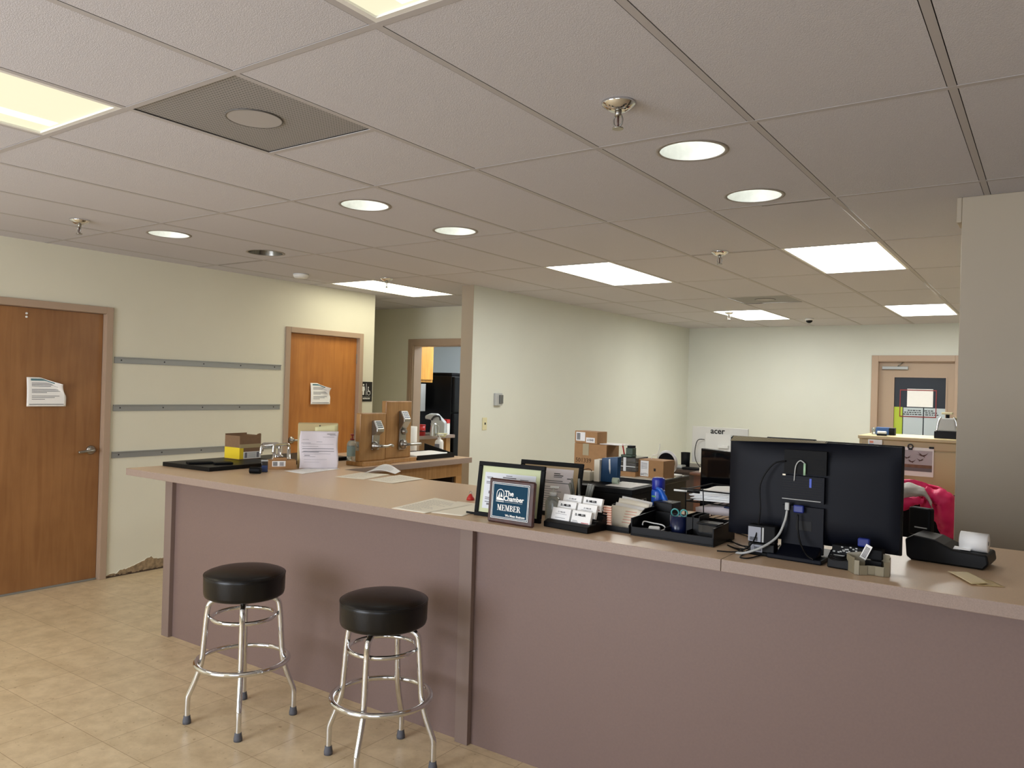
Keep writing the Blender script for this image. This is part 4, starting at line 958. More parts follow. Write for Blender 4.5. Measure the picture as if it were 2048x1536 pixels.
# long black tray
TR = thing('desk_tray', 'long low black desk organizer tray at the front of the counter', 'tray', (.955, 2.555, CT), math.radians(-1.2))
b = MB(); b.box((-.165, -.10, 0.0005), (.165, .11, .006), BLACK); b.box((-.165, -.10, .006), (.165, -.094, .034), BLACK); b.box((-.165, .104, .006), (.165, .11, .07), BLACK)
for x in (-.165, .159): b.prism([(-.10, .006), (.11, .006), (.11, .075), (-.10, .066)], (x, x+.006), BLACK, Mx)
for x in (-.03, .055): b.box((x, -.09, .006), (x+.003, .104, .045), BLACK)
b.build('tray', None, TR, bevel=.001)
def tr(x, y, z=.0065): return TR.matrix_basis @ Vector((x, y, z)) if False else Matrix.Translation(TR.location) @ Matrix.Rotation(TR.rotation_euler.z, 4, 'Z') @ Vector((x, y, z))
t = thing('phone_charger', 'white plug charger with its short cable in the black tray', 'charger', tr(-.095, -.04), .4)
MB().box((-.022, -.015, 0), (.022, .015, .028), WHITE).build('body', None, t, bevel=.006)
MB().tube([(.022, 0, .012), (.04, .01, .02), (.03, .03, .03), (-.01, .035, .035), (-.04, .03, .04), (-.045, .01, .03)], .0025, WHITE, 8).build('cable', None, t)
t = thing('pencil_mug', 'dark blue mug holding teal scissors in the black tray', 'mug', tr(-.005, -.02))
MB().lathe([(.030, 0), (.033, .004), (.033, .078), (.030, .078), (.028, .01), (0, .008)], mat('dark blue ceramic', (16, 26, 62), .25), 32, capt=False).build('body', None, t, shade=False)
t = thing('scissors', 'scissors with teal loop handles standing in the blue mug', 'scissors', tr(-.005, -.015, .020), .1)
MB().ring((0, 0, 0), .014, .0028, TEALP, 24, 8, Matrix.Translation((-.017, 0, .073)) @ Matrix.Rotation(PI/2, 4, 'X')).build('handle', None, t); MB().ring((0, 0, 0), .013, .0028, TEALP, 24, 8, Matrix.Translation((.017, 0, .074)) @ Matrix.Rotation(PI/2, 4, 'X')).build('handle', None, t)
MB().box((-.006, -.001, -.008), (.006, .001, .064), STEEL).build('blade', None, t)
for i, (x, lb) in enumerate(((.045, 'black upright file divider, left of two'), (.072, 'black upright file divider, right of two'))):
    t = thing('desk_file_box', lb+' in the tray', 'desk organizer', tr(x, .01), 0, 'narrow black upright boxes in the tray')
    b = MB(); b.box((-.012, -.05, 0), (.012, .05, .004), BLACK); b.box((-.012, -.05, .004), (-.010, .05, .088), BLACK); b.box((.010, -.05, .004), (.012, .05, .088), BLACK); b.box((-.010, -.05, .004), (.010, -.048, .08), BLACK); b.box((-.010, .048, .004), (.010, .05, .088), BLACK); b.build('box', None, t)
t = thing('tape_dispenser', 'black and clear desk accessory box on the right end of the tray', 'desk accessory', tr(.122, -.03), -.03)
b = MB(); b.box((-.038, -.028, 0), (.038, .028, .03), BLACK); b.box((-.04, -.03, .062), (.042, .03, .07), BLACK); b.build('body', None, t, bevel=.003)
MB().box((-.034, -.025, .03), (.034, .025, .062), SMOKEP).build('clear_window', None, t, bevel=.002)
p = WY(1405, 1030, 2.68)
t = thing('pen_stand', 'thin black rod pen stand with a chained pen lying across', 'pen stand', (p.x, 2.70, CT))
MB().lathe([(.03, .0005), (.03, .008), (.008, .012)], BLACK, 24).build('base', None, t)
MB().tube([(0, 0, .01), (-.004, 0, .09), (-.008, 0, .165), (-.012, 0, .168), (-.03, .0, .168), (-.10, 0, .166)], .0022, BLACK, 8, 2).build('rod', None, t)
t = thing('counter_pen', 'black and white pen lying on the upper papers', 'pen', (p.x-.06, 2.72, CT+.155), math.radians(5))
MB().tube([(-.075, 0, 0), (-.02, 0, .0)], .004, WHITE, 10, 0).build('barrel', None, t); MB().tube([(-.02, 0, 0), (.03, 0, .0)], .0055, BLACK, 10, 0).build('cap', None, t)
# mesh letter trays with papers
LT = thing('letter_tray', 'black wire letter tray piled with white papers', 'letter tray', (1.02, 2.97, CT), math.radians(-4))
b = MB()
for z in (.03, .095, .145):
    b.tube([(-.17, -.12, z), (.17, -.12, z), (.17, .14, z), (-.17, .14, z)], .003, BLACK, 6, 0, True)
for (x, y) in ((-.17, -.12), (.17, -.12), (.17, .14), (-.17, .14)): b.tube([(x, y, 0.002), (x, y, .145)], .003, BLACK, 6, 0)
for z in (.03, .095):
    for k in range(11): b.tube([(-.16+.032*k, -.12, z), (-.16+.032*k, .14, z)], .0015, BLACK, 5, 0)
b.build('wire_frame', None, LT)
def lt(x, y, z): return Matrix.Translation(LT.location) @ Matrix.Rotation(LT.rotation_euler.z, 4, 'Z') @ Vector((x, y, z))
PP = thing('paper_stack', 'thick ruffled stack of white papers spilling over the wire tray', 'papers', lt(0, 0, .099), math.radians(-4))
for k in range(7):
    rr = random.Random(k); ox, oy, rz = rr.uniform(-.012, .012), rr.uniform(-.01, .01), rr.uniform(-.06, .06)
    def pf(u, v, k=k):
        x = -.15+.34*u; y = -.11+.23*v
        return (x, y, .006*k+.014*math.sin(u*2.6)*(.6+.1*k)*.7+.002*math.sin(v*9+k)-.055*max(0, u-.78)*u)
    MB().grid(pf, 14, 8, PAPER).build('sheet', None, PP, (ox, oy, 0), (0, 0, rz), solid=.003)
o = MB().grid(lambda u, v: (-.13+.27*u, -.10+.2*v, .004+.01*math.sin(u*3)), 8, 4, PAPERL).build('paper_stack', None, None, lt(0, 0, .036), (0, 0, -.1), solid=.03); tag(o, 'grey shaded papers in the lower level of the wire tray', 'papers')
o = MB().grid(lambda u, v: (-.02+.2*u, -.09+.12*v, .004-.02*u*u), 8, 4, mat('navy folder', (34, 48, 84), .5)).build('navy_folder', None, None, lt(.03, -.03, .080), (0, 0, -.2), solid=.006); tag(o, 'navy folder poking out under the white papers', 'folder')
# spray can
p = WY(1317, 1040, 2.83); 
t = thing('spray_can', 'blue aerosol can with lime and white label', 'spray can', (p.x, 2.82, CT))
MB().lathe([(.027, .0005), (.029, .004), (.029, .128), (.026, .136)], mat('royal blue can', (30, 84, 190), .25), 32).build('body', None, t)
MB().lathe([(.0265, .136), (.0275, .14), (.0275, .176), (.025, .184), (.018, .187)], BLUE, 32).build('cap', None, t)
b = MB()
def band(b, a0, a1, z0, z1, m, r=.0294, z2=None):
    n = 8
    for k in range(n):
        a, c = a0+(a1-a0)*k/n, a0+(a1-a0)*(k+1)/n
        zt0 = z1 if z2 is None else z1+(z2-z1)*k/n; zt1 = z1 if z2 is None else z1+(z2-z1)*(k+1)/n
        b.poly([(r*math.cos(a), r*math.sin(a), z0), (r*math.cos(c), r*math.sin(c), z0), (r*math.cos(c), r*math.sin(c), zt1), (r*math.cos(a), r*math.sin(a), zt0)], m)
band(b, -2.6, -1.6, .03, .062, mat('pale blue can label', (150, 176, 220), .4)); band(b, -2.3, -1.5, .105, .112, mat('lime stripe', (110, 180, 120), .4)); band(b, -1.2, -.3, .012, .05, GREEN, z2=.07); band(b, -1.25, -.7, .07, .09, PAPER)
for k in range(4): band(b, -2.4, -1.75, .035+k*.006, .037+k*.006, BLUE, .0297)
b.build('label', None, t)
p = WY(1333, 1020, 2.77)
t = thing('blue_stapler', 'bright blue plastic grip in front of the spray can', 'tool', (p.x, 2.76, CT), .2)
MB().tube([(.0, 0, .004), (.004, 0, .05), (-.002, 0, .10), (-.022, 0, .14), (-.04, 0, .15)], [.010, .011, .012, .010, .007], mat('bright blue plastic', (20, 96, 200), .3), 12).build('grip', None, t, shade=True)
MB().tube([(.012, 0, .004), (.014, 0, .05)], .009, GREEN, 10, 0).build('green_tip', None, t)

# black document box on the counter and things on it
t = thing('document_box', 'black lidded document box with a metal label holder, standing on the counter', 'box', (.483, 2.885, CT), math.radians(0))
MB().box((-.155, -.115, 0.0005), (.155, .125, .105), BLACK).build('body', None, t, bevel=.002); MB().box((-.158, -.118, .1055), (.158, .128, .128), BLACKM).build('lid', None, t, bevel=.002)
b = MB(); 
for (a, c) in (((.1565, -.02, .05), (.1585, -.016, .08)), ((.1565, .02, .05), (.1585, .024, .08)), ((.1565, -.016, .05), (.1585, .02, .054)), ((.1565, -.016, .076), (.1585, .02, .08))): b.box(a, c, STEEL)
b.build('label_holder', None, t)
BZ = CT+.1285
flat = [(1210, 971), (1262, 977), (1302, 969), (1245, 963.5)]
flat_sheet('paper_sheet', 'white sheet lying on the black document box', flat, BZ, PAPER, 4)
t = thing('white_box', 'small white carton on the back left of the black document box', 'box', (.39, 2.955, BZ), 0)
t.location = (*WY(1170, 965, 2.93).xy, BZ)
MB().box((-.05, -.03, 0.0005), (.042, .03, .043), mat('off white carton', (228, 222, 204), .6)).build('body', None, t, bevel=.002)
MB().tube([(-.01, .0, .047), (.01, .01, .052), (.03, .0, .05), (.038, -.01, .047)], .003, CARDD, 8).build('twist_tie', None, t)
t = thing('cream_envelopes', 'upright cream envelopes beside the blue folder', 'envelope', (*WY(1199, 965, 2.95).xy, BZ), .1)
MB().box((-.016, -.03, 0.0005), (.010, .03, .10), PAPERC).build('envelope', None, t)
t = thing('blue_folder', 'upright shiny blue folder bag with a white tie', 'folder', (*WY(1222, 966, 2.96).xy, BZ), .05)
M_ = MB(); M_.prism([(-.045, 0.0005), (.036, 0.0005), (.040, .118), (-.040, .108)], (-.02, .02), NAVYF, Matrix(((1, 0, 0, 0), (0, 0, 1, 0), (0, 1, 0, 0), (0, 0, 0, 1)))); M_.build('body', None, t, bevel=.002)
MB().prism([(-.004, .105), (.003, .108), (.006, .06), (.004, .038), (-.002, .06)], (-.0225, -.0205), WHITE, Matrix(((1, 0, 0, 0), (0, 0, 1, 0), (0, 1, 0, 0), (0, 0, 0, 1)))).build('white_tie', None, t)
t = thing('tape_roll_small', 'little green and white label roll before the blue folder', 'label roll', (*WY(1231, 967, 2.90).xy, BZ), .2); t.name = 'label_roll'
MB().lathe([(.008, -.014), (.014, -.014), (.014, .014), (.008, .014)], mat('pale green roll', (190, 206, 186), .6), 20, Matrix.Translation((0, 0, .015)) @ Matrix.Rotation(PI/2, 4, 'Y'), capb=False, capt=False).build('roll', None, t)

# black credenza behind the counter and things on it
CZ = 1.10
t = thing('credenza', 'tall black storage cabinet behind the counter carrying boxes', 'cabinet', (0, 0, 0))
b = MB(); b.box((-.32, 3.56, 0.0), (.405, 3.94, 1.075), BLACK); b.build('body', None, t); MB().box((-.335, 3.545, 1.075), (.42, 3.95, CZ), BLACK).build('top', None, t, bevel=.003)
MB().box((.17, 3.56, CZ+.0003), (.41, 3.9, CZ+.0025), PAPERC).build('white_liner', None, t)
def cy(px, y): q = WY(px, 950, y); return (q.x, y, CZ)
q = cy(1192, 3.66)
t = thing('large_brown_box', 'large brown shipping box with handwritten 501339', 'box', q, .0)
MB().box((-.105, -.07, 0.0005), (.10, .08, .165), CARD).build('body', None, t, bevel=.002)
text('501339', .034, mat('brown marker', (96, 66, 40), .8), t, (-.045, -.0712, .070)); MB().box((-.05, -.0713, .10), (-.012, -.0703, .165), TAPE).build('tape_strip', None, t)
t = thing('small_top_box', 'small brown box with white labels on top of the large brown box', 'box', (q[0]-.03, q[1]-.02, CZ+.1660), -.12)
MB().box((-.078, -.045, 0), (.078, .05, .068), CARD).build('body', None, t, bevel=.002)
b = MB(); b.box((-.068, -.0462, .012), (-.005, -.0452, .062), PAPER)
for k in range(7): b.box((-.062+k*.0035, -.0468, .018), (-.060+k*.0035, -.0462, .056), INKD)
b.box((.002, -.0462, .006), (.062, -.0452, .034), PAPER); b.build('shipping_label', None, t)
text('61848', .017, INKD, t, (.032, -.0468, .020))
o = boxo('paper_sheet', (-.05, -.05, 0), (.11, .06, .003), PAPER); o.location = (q[0]+.07, q[1], CZ+.1662); tag(o, 'white sheet sticking out under the small top box', 'paper')
# plastic drawers
q = cy(1261, 3.68)
t = thing('drawer_tower', 'clear and grey stacked desk drawers on the black cabinet', 'drawers', q)
b = MB(); b.box((-.062, -.07, 0.0005), (.062, .09, .028), CARD)
b.build('brown_base', None, t)
for k in range(3):
    MB().box((-.062, -.07, .030+k*.026), (.062, .09, .052+k*.026), SMOKEP).build('drawer', None, t, bevel=.002); 
MB().box((-.01, -.072, .03), (.006, -.0705, .105), WHITE).build('white_clip', None, t); MB().box((-.064, -.0715, .054), (.062, -.0702, .058), WHITE).build('white_rim', None, t)
q2 = (q[0]+.002, q[1]-.01, CZ+.1045)
t = thing('pencil_cup', 'dark green organizer cup with a red pencil on top of the drawers', 'pen cup', q2)
b = MB(); b.box((-.045, -.03, 0), (.022, .03, .012), CAMOG); b.box((-.02, -.02, .012), (.022, .025, .05), CAMOG); b.build('cup', None, t, bevel=.003); MB().box((-.01, -.022, .05), (.02, .02, .062), BLACKM).build('black_insert', None, t)
o = MB().tube([(0, 0, .013), (-.012, 0, .066)], .004, RED, 8, 0).build('red_pencil', None, None, (q2[0]-.0265, q2[1]-.024, CZ+.1045)); tag(o, 'red pencil standing in the green organizer cup', 'pencil')
q = cy(1312, 3.70)
t = thing('brown_box', 'brown shipping box with white label numbered 64771 on the black cabinet', 'box', q, -.1)
b = MB(); b.box((-.078, -.06, 0.0005), (.078, .06, .098), CARD); b.build('body', None, t, bevel=.002)
MB().box((-.062, -.0612, .008), (-.012, -.0602, .092), PAPER).build('shipping_label', None, t); text('64771', .018, INKD, t, (-.037, -.0615, .018))
b = MB()
for k in range(5): b.box((-.056, -.0617, .05+k*.007), (-.02, -.0612, .052+k*.007), INK)
b.build('printed_lines', None, t)
MB().box((.02, -.0612, .04), (.032, -.0605, .055), INKD).build('stamp', None, t)
t = thing('headset', 'white rimmed round black device standing behind the brown box', 'headset', cy(1344, 3.84), -.15); t.name = 'round_ring_device'; t['category'] = 'device'
M = Matrix.Translation((-.035, 0, .072)) @ Matrix.Rotation(PI/2, 4, 'X')
MB().lathe([(0, -.012), (.055, -.012), (.055, .008), (0, .008)], BLACKM, 40, M, capb=False, capt=False).build('disc', None, t); MB().ring((0, 0, 0), .060, .0085, WHITE, 48, 10, M).build('rim', None, t)
MB().box((-.05, -.04, 0.0005), (.05, .03, .012), WHITE).build('base', None, t, bevel=.004)
o = MB().tube([(0, 0, .099), (.01, 0, .12), (.03, 0, .125), (.045, 0, .15), (.048, 0, .185)], .0022, WHITE, 8).build('white_cable', None, None, (cy(1312, 3.70)[0]-.03, 3.70, CZ)); tag(o, 'white wire loop sticking up from the numbered brown box', 'cable')

# ------------------------------------------------------------------ big monitor and right end
MN = thing('monitor', 'big black curved desktop monitor seen from behind on the counter', 'monitor', (1.425, 2.535, CT), math.radians(-2.5))
W2, Z0, Z1m = .283, .048, .393
def shell(u, v):
    x = -W2+2*W2*u; z = Z0+(Z1m-Z0)*v
    e = max(0, 1-((2*u-1)**2))**.5
    return (x, -.012-.028*e*min(1, min(v, 1-v)*5)**.5, z)
b = MB(); b.grid(shell, 30, 16, NAVYB)
b.box((-W2, -.012, Z0), (W2, .012, Z1m), NAVYB)
b.build('rear_housing', None, MN, bevel=.0015)
BZL = MB(); BZL.box((-W2-.004, .004, Z0-.004), (W2+.004, .016, Z1m+.004), BLACK); BZL.build('bezel', None, MN, bevel=.004)
MB().box((-W2+.012, .0162, Z0+.015), (W2-.012, .0175, Z1m-.012), mat('dark screen', (8, 9, 12), .1)).build('screen', None, MN)
b = MB(); VT = mat('lit vent slots', (176, 164, 132), .5)  # pale beige paints the light caught along the black top vents
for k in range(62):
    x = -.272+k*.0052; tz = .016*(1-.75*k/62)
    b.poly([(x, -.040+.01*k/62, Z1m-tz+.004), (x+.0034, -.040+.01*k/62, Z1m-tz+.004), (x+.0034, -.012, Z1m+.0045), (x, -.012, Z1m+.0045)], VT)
b.poly([(-.275, -.0385, Z1m-.0125), (.055, -.0285, Z1m-.0015), (.055, -.011, Z1m+.0035), (-.275, -.011, Z1m+.0035)], mat('lit vent ridge', (92, 82, 62), .6))
b.build('top_vents', None, MN)
b = MB(); b.box((-.075, -.056, .285), (.065, -.040, .365), BLACKM); b.box((-.068, -.0562, .30), (.058, -.0555, .335), BLACKM); b.build('port_recess', None, MN, bevel=.003)
b = MB(); b.box((-.085, -.058, .19), (.06, -.04, .278), NAVYB)
for k in range(9): b.box((-.078, -.0588, .200+k*.008), (.054, -.058, .202+k*.008), BLACK)
b.box((-.078, -.0592, .196), (.05, -.0588, .1985), GREYP); b.build('connector_panel', None, MN, bevel=.002)
MB().box((.012, -.0600, .242), (.019, -.0585, .272), mat('blue usb tab', (30, 70, 190), .4)).build('blue_tab', None, MN)
MB().box((-.078, -.060, .276), (-.068, -.0585, .281), PAPERC).build('small_sticker', None, MN)
b = MB(); b.box((-.078, -.056, .02), (.060, -.042, .175), NAVYB); b.box((-.030, -.0568, .095), (.022, -.056, .128), BLACK); b.build('stand_neck', None, MN, bevel=.004)
b = MB(); b.box((-.105, -.125, .0005), (.075, .10, .016), NAVYB); b.prism([(-.125, .016), (-.045, .016), (-.045, .05)], (-.075, .055), NAVYB, Mx); b.build('stand_base', None, MN, bevel=.004)
def mtube(name, pts, r, m, lb, cat='cable', base=None): 
    o = MB().tube(pts, r, m, 8).build(name, None, None, base or (0, 0, 0)); tag(o, lb, cat, None); return o
def mp(x, y, z): return tuple(Matrix.Translation(MN.location) @ Matrix.Rotation(MN.rotation_euler.z, 4, 'Z') @ Vector((x, y, z)))
cbl = thing('monitor_plug', 'green and white audio plugs in the upper recess of the big monitor', 'plug', mp(-.004, -.062, .30), -.07)
MB().tube([(0, 0, -.018), (0, 0, .022)], .004, mat('mint plug', (170, 206, 170), .4), 10, 0).build('plug', None, cbl); MB().tube([(0, 0, .022), (-.015, -.002, .03), (-.03, 0, .01), (-.034, 0, -.04)], .002, GREYP, 8).build('wire', None, cbl)
t = thing('blue_video_plug', 'dark blue video connector under the big monitor port panel', 'plug', mp(-.018, -.068, .168), -.07)
MB().cbox((0, 0, 0), (.034, .014, .026), DBLUE).build('plug', None, t, bevel=.004)
t = thing('white_cable_plug', 'white network plug hanging from the big monitor', 'plug', mp(-.058, -.064, .172), -.07)
MB().cbox((0, 0, 0), (.014, .010, .026), GREYP).build('plug', None, t, bevel=.002)
mtube('grey_cable', [mp(-.058, -.064, .158), mp(-.062, -.075, .12), mp(-.078, -.10, .07), mp(-.115, -.14, .035), mp(-.165, -.16, .012), mp(-.20, -.15, .006)], .0042, GREYP, 'thick grey cable sweeping from the monitor down to the counter')
mtube('black_cable', [mp(-.068, -.058, .325), mp(-.11, -.066, .31), mp(-.15, -.07, .24), mp(-.145, -.08, .14), mp(-.15, -.12, .05), mp(-.19, -.15, .012), mp(-.26, -.17, .006)], .0025, BLACK, 'black cable hanging in a long arc from the monitor recess')
rnd = random.Random(11)
def cpt(px, py, h=.0035): q = WZ(px, py, CT+h); return (q.x, q.y, CT+h)
mtube('black_cable', [cpt(1470, 1065), cpt(1500, 1075, .006), cpt(1514, 1092, .010), cpt(1480, 1098), cpt(1455, 1090), cpt(1490, 1104), cpt(1530, 1108), cpt(1548, 1098)], .0024, BLACK, 'black cable looping on the counter left of the monitor stand')
mtube('black_cable', [cpt(1448, 1072), cpt(1478, 1090, .008), cpt(1512, 1095, .012), cpt(1496, 1104), cpt(1480, 1114), cpt(1500, 1116), cpt(1532, 1106), cpt(1560, 1090)], .0024, BLACK, 'black cable making the lowest loop before the monitor')
mtube('black_cable', [cpt(1440, 1080), cpt(1470, 1086, .006), cpt(1500, 1098, .008), cpt(1520, 1106, .006), cpt(1555, 1102, .004)], .002, BLACK, 'thin black cable crossing under the other loops')
mtube('white_cable', [cpt(1440, 1062), cpt(1465, 1066), cpt(1455, 1074), cpt(1442, 1078)], .003, GREYP, 'short pale cable at the right end of the desk tray')
mtube('black_cable', [mp(-.018, -.076, .150), mp(-.014, -.085, .10), mp(.0, -.10, .06), mp(.03, -.13, .03), mp(.055, -.14, .02)], .003, BLACK, 'black cable dropping from the blue connector to the power brick')
PLBL = mat('shaded white label', (150, 153, 164), .6)  # white labels greyed in colour for the shade under the monitor
# devices under the monitor
t = thing('network_box', 'black network box with white barcode labels under the monitor, left of its stand', 'device', (1.305, 2.478, CT), -.05)
b = MB(); b.box((-.055, -.05, .012), (.035, -.01, .042), BLACK); b.box((-.062, -.053, .0005), (.035, -.01, .012), BLACKM); b.build('body', None, t, bevel=.003)
b = MB(); b.box((-.045, -.0515, .012), (-.005, -.0505, .036), PLBL)
for k in range(7): b.box((-.032+k*.0035, -.052, .016), (-.030+k*.0035, -.0515, .030), INKD)
b.build('barcode_label', None, t)
t = thing('label_box', 'black device with tall white barcode label standing on the network box', 'device', (1.310, 2.478, CT+.0425), -.05)
MB().box((-.062, -.045, 0), (.03, -.01, .06), BLACKM).build('body', None, t, bevel=.003)
b = MB(); b.box((-.062, -.0462, .003), (-.018, -.0452, .053), PLBL)
for k in range(8): b.box((-.056+k*.0035, -.0468, .006), (-.054+k*.0035, -.0462, .018), INKD)
b.box((-.014, -.0462, .003), (-.008, -.0452, .053), GREYP); b.build('barcode_label', None, t)
t = thing('docking_station', 'black box with silver strip and connectors under the right of the monitor', 'device', (1.600, 2.470, CT), -.05)
b = MB(); b.box((-.075, -.05, .0005), (.075, -.01, .038), BLACK); b.box((-.075, -.05, .042), (.075, -.01, .072), BLACKM); b.box((-.07, -.045, .038), (.07, -.012, .042), BLACK); b.build('body', None, t, bevel=.003)
b = MB(); b.box((-.08, -.0515, .038), (-.0, -.0505, .0415), GREYP); rr = random.Random(2)
for k in range(16): x = rr.uniform(-.075, .0); z = rr.uniform(.048, .068); b.box((x, -.0515, z), (x+.006, -.0505, z+.004), GREYP)
b.build('port_strip', None, t)
t = thing('barcode_tag', 'small white barcode tag dangling tilted below the big monitor', 'tag', (1.628, 2.405, CT+.065), 0); t.rotation_euler = (0, .42, -.07)
MB().box((-.010, -.001, -.024), (.010, 0, .024), PAPER).build('tag', None, t); b = MB()
for k in range(9): b.box((-.007, -.0016, -.018+k*.004), (.007, -.001, -.016+k*.004), INKD)
b.build('barcode', None, t)
t = thing('blue_video_plug', 'dark blue video connector on the box right of the monitor stand', 'plug', (1.615, 2.440, CT+.088), 0)
MB().cbox((0, 0, 0), (.036, .02, .028), DBLUE).build('plug', None, t, bevel=.005)
t = thing('power_brick', 'black power adapter brick beside the monitor stand', 'power adapter', (1.545, 2.42, CT), -.1)
MB().box((-.03, -.022, .0005), (.045, .03, .032), BLACK).build('body', None, t, bevel=.004)
for k in range(3): 
    o = MB().ring((0, 0, 0), .03-.003*k, .0026, BLACK, 32, 8).build('cable_coil', None, t, (0, .0, .036+.006*k), (.2+.1*k, .1*k, 0))
# smoky card holder
q0, q1, q2_ = WZ(1688, 1142, CT), WZ(1712, 1149, CT), WZ(1776, 1144, CT)
t = thing('acrylic_card_holder', 'smoky tan acrylic brochure holder, empty, in front of the monitor', 'holder', (1.64, 2.40, CT), math.radians(20))
outl = [(-.060, .03), (-.048, -.028), (-.035, -.034), (-.012, -.026), (.012, -.026), (.035, -.034), (.05, -.028), (.062, .02)]
b = MB()
for k in range(len(outl)-1):
    (xa, ya), (xb, yb) = outl[k], outl[k+1]; h = .052 if k in (0, 6) else (.030 if k in (2, 3, 4) else .045)
    b.poly([(xa, ya, .001), (xb, yb, .001), (xb, yb, h), (xa, ya, h)], TANP)
b.poly([(-.06, .03, .001), (.062, .02, .001), (.062, .02, .058), (.02, .024, .064), (.0, .026, .055), (-.02, .028, .062), (-.06, .03, .056)], TANP)
b.poly([(x, y, .0012) for x, y in outl], TANP); b.build('shell', None, t, solid=.0025)
# receipt printer
t = thing('receipt_printer', 'black and grey receipt printer with a fat white paper roll', 'printer', (1.815, 2.80, CT), math.radians(-6))
b = MB(); b.prism([(-.10, .0005), (.08, .0005), (.085, .03), (.08, .045), (.02, .05), (-.06, .085), (-.09, .08), (-.115, .03)], (-.085, .125), BLACK, Matrix(((0, 0, 1, 0), (1, 0, 0, 0), (0, 1, 0, 0), (0, 0, 0, 1))) @ Matrix.Translation((0, 0, 0)))
b.bm.free()
b = MB(); b.prism([(-.11, .012), (-.095, .0005), (.12, .0005), (.135, .02), (.13, .05), (.03, .055), (-.02, .075), (-.09, .085), (-.115, .07)], (-.085, .06), BLACK, Matrix(((1, 0, 0, 0), (0, 0, 1, 0), (0, 1, 0, 0), (0, 0, 0, 1)))); b.build('body', None, t, bevel=.006)
b = MB(); b.prism([(-.112, .068), (-.09, .0855), (-.025, .079), (.005, .0655), (.0, .063), (-.03, .074), (-.09, .081)], (-.08, .055), DARKG, Matrix(((1, 0, 0, 0), (0, 0, 1, 0), (0, 1, 0, 0), (0, 0, 0, 1)))); b.build('cover', None, t, bevel=.002)
b = MB(); b.tube([(.03, .055, .052), (.03, .055, .068), (.09, .055, .075)], .004, BLACK, 8); b.build('bracket', None, t)
o = MB().lathe([(.007, 0), (.031, 0), (.031, .080), (.007, .080)], PAPER, 36, Matrix.Translation((.045, -.035, .082)) @ Matrix.Rotation(PI/2, 4, 'Y'), capb=False, capt=False).build('paper_roll', None, t)
MB().grid(lambda u, v: (.03+.05*u, -.05-.022*v, .062-.006*v), 4, 4, PAPER).build('paper_tongue', None, t, solid=.0006)
flat_sheet('envelope', 'lower tan envelope fanned at the right end of the counter', [(1912, 1146), (1955, 1171), (2010, 1175), (1985, 1163)], Z1, mat('tan envelope', (196, 172, 124), .6), 0, 'tan envelopes at the right end of the counter')
flat_sheet('envelope', 'upper tan envelope near the receipt printer', [(1895, 1143), (1943, 1168), (1978, 1168), (1935, 1146)], Z1+.004, mat('light tan envelope', (214, 194, 146), .6), 0, 'tan envelopes at the right end of the counter', .006)
# card terminal behind monitor's right edge
t = thing('card_terminal', 'black payment terminal on a stand at the right edge of the big monitor', 'payment terminal', (1.715, 2.93, CT), math.radians(-20))
b = MB(); b.box((-.03, -.02, .0005), (.03, .06, .012), BLACK); b.box((-.014, .01, .012), (.014, .03, .06), BLACK); b.build('stand', None, t, bevel=.003)
MB().box((-.045, -.005, .055), (.035, .03, .155), BLACKM).build('body', None, t, bevel=.008); MB().box((-.02, -.0065, .082), (.025, -.005, .086), GREYP).build('silver_slot', None, t)

# ------------------------------------------------------------------ office furniture behind the counter
DZ = .75
t = thing('office_desk', 'dark desk right behind the counter under the angled monitor', 'desk', (0, 0, 0), group='office desks')
MB().box((.55, 3.35, DZ-.03), (1.70, 4.15, DZ), DARKW).build('desktop', None, t, bevel=.003); b = MB(); b.box((.57, 3.38, 0), (.60, 4.12, DZ-.03), DARKW); b.build('side_panel', None, t); MB().box((1.65, 3.38, 0), (1.68, 4.12, DZ-.03), DARKW).build('side_panel', None, t); MB().box((.60, 4.08, .2), (1.65, 4.10, DZ-.03), DARKW).build('modesty_panel', None, t)
q = WY(1441, 950, 3.70)
t = thing('monitor', 'black flat monitor facing the camera, left of the big one', 'monitor', (q.x+.08, 3.66, DZ), math.radians(-32))
b = MB(); b.box((-.27, 0, .19), (.27, .03, .52), BLACK); b.build('housing', None, t, bevel=.004)
MB().box((-.255, -.0022, .205), (.255, -.0002, .507), mat('glossy dark screen', (10, 12, 18), .08)).build('screen', None, t)
b = MB(); b.box((-.11, -.07, .0005), (.11, .10, .015), BLACK); b.box((-.03, .03, .015), (.03, .05, .3), BLACK); b.build('stand', None, t, bevel=.003)
t = thing('yellow_notepad', 'yellow folder edge on the desk beside the monitors', 'folder', (1.14, 3.5, DZ), .6); MB().box((-.1, -.14, .0005), (.1, .14, .02), YELLOW).build('cover', None, t)
# far desk with the white all-in-one
t = thing('office_desk', 'dark wooden desk by the back corner under the white computer', 'desk', (0, 0, 0), group='office desks')
MB().box((-1.30, 7.45, .73), (.30, 8.25, .76), DARKW).build('desktop', None, t, bevel=.003)
MB().box((-1.27, 7.5, 0), (-1.23, 8.2, .73), DARKW).build('side_panel', None, t); MB().box((.23, 7.5, 0), (.27, 8.2, .73), DARKW).build('side_panel', None, t); MB().box((-1.23, 7.52, .1), (.23, 7.54, .73), DARKW).build('modesty_panel', None, t)
p = WY(1438, 900, 7.75)
t = thing('all_in_one_computer', 'white all-in-one computer seen from behind near the far wall', 'computer', (p.x, 7.75, .76), math.radians(-2))
AW = mat('silver white plastic', (214, 214, 210), .4)
MB().box((-.305, 0, .06), (.305, .03, .445), AW).build('rear_cover', None, t, bevel=.004); MB().box((-.15, -.012, .10), (.13, 0, .375), mat('white rear hump', (226, 226, 222), .35)).build('rear_panel', None, t, bevel=.003)
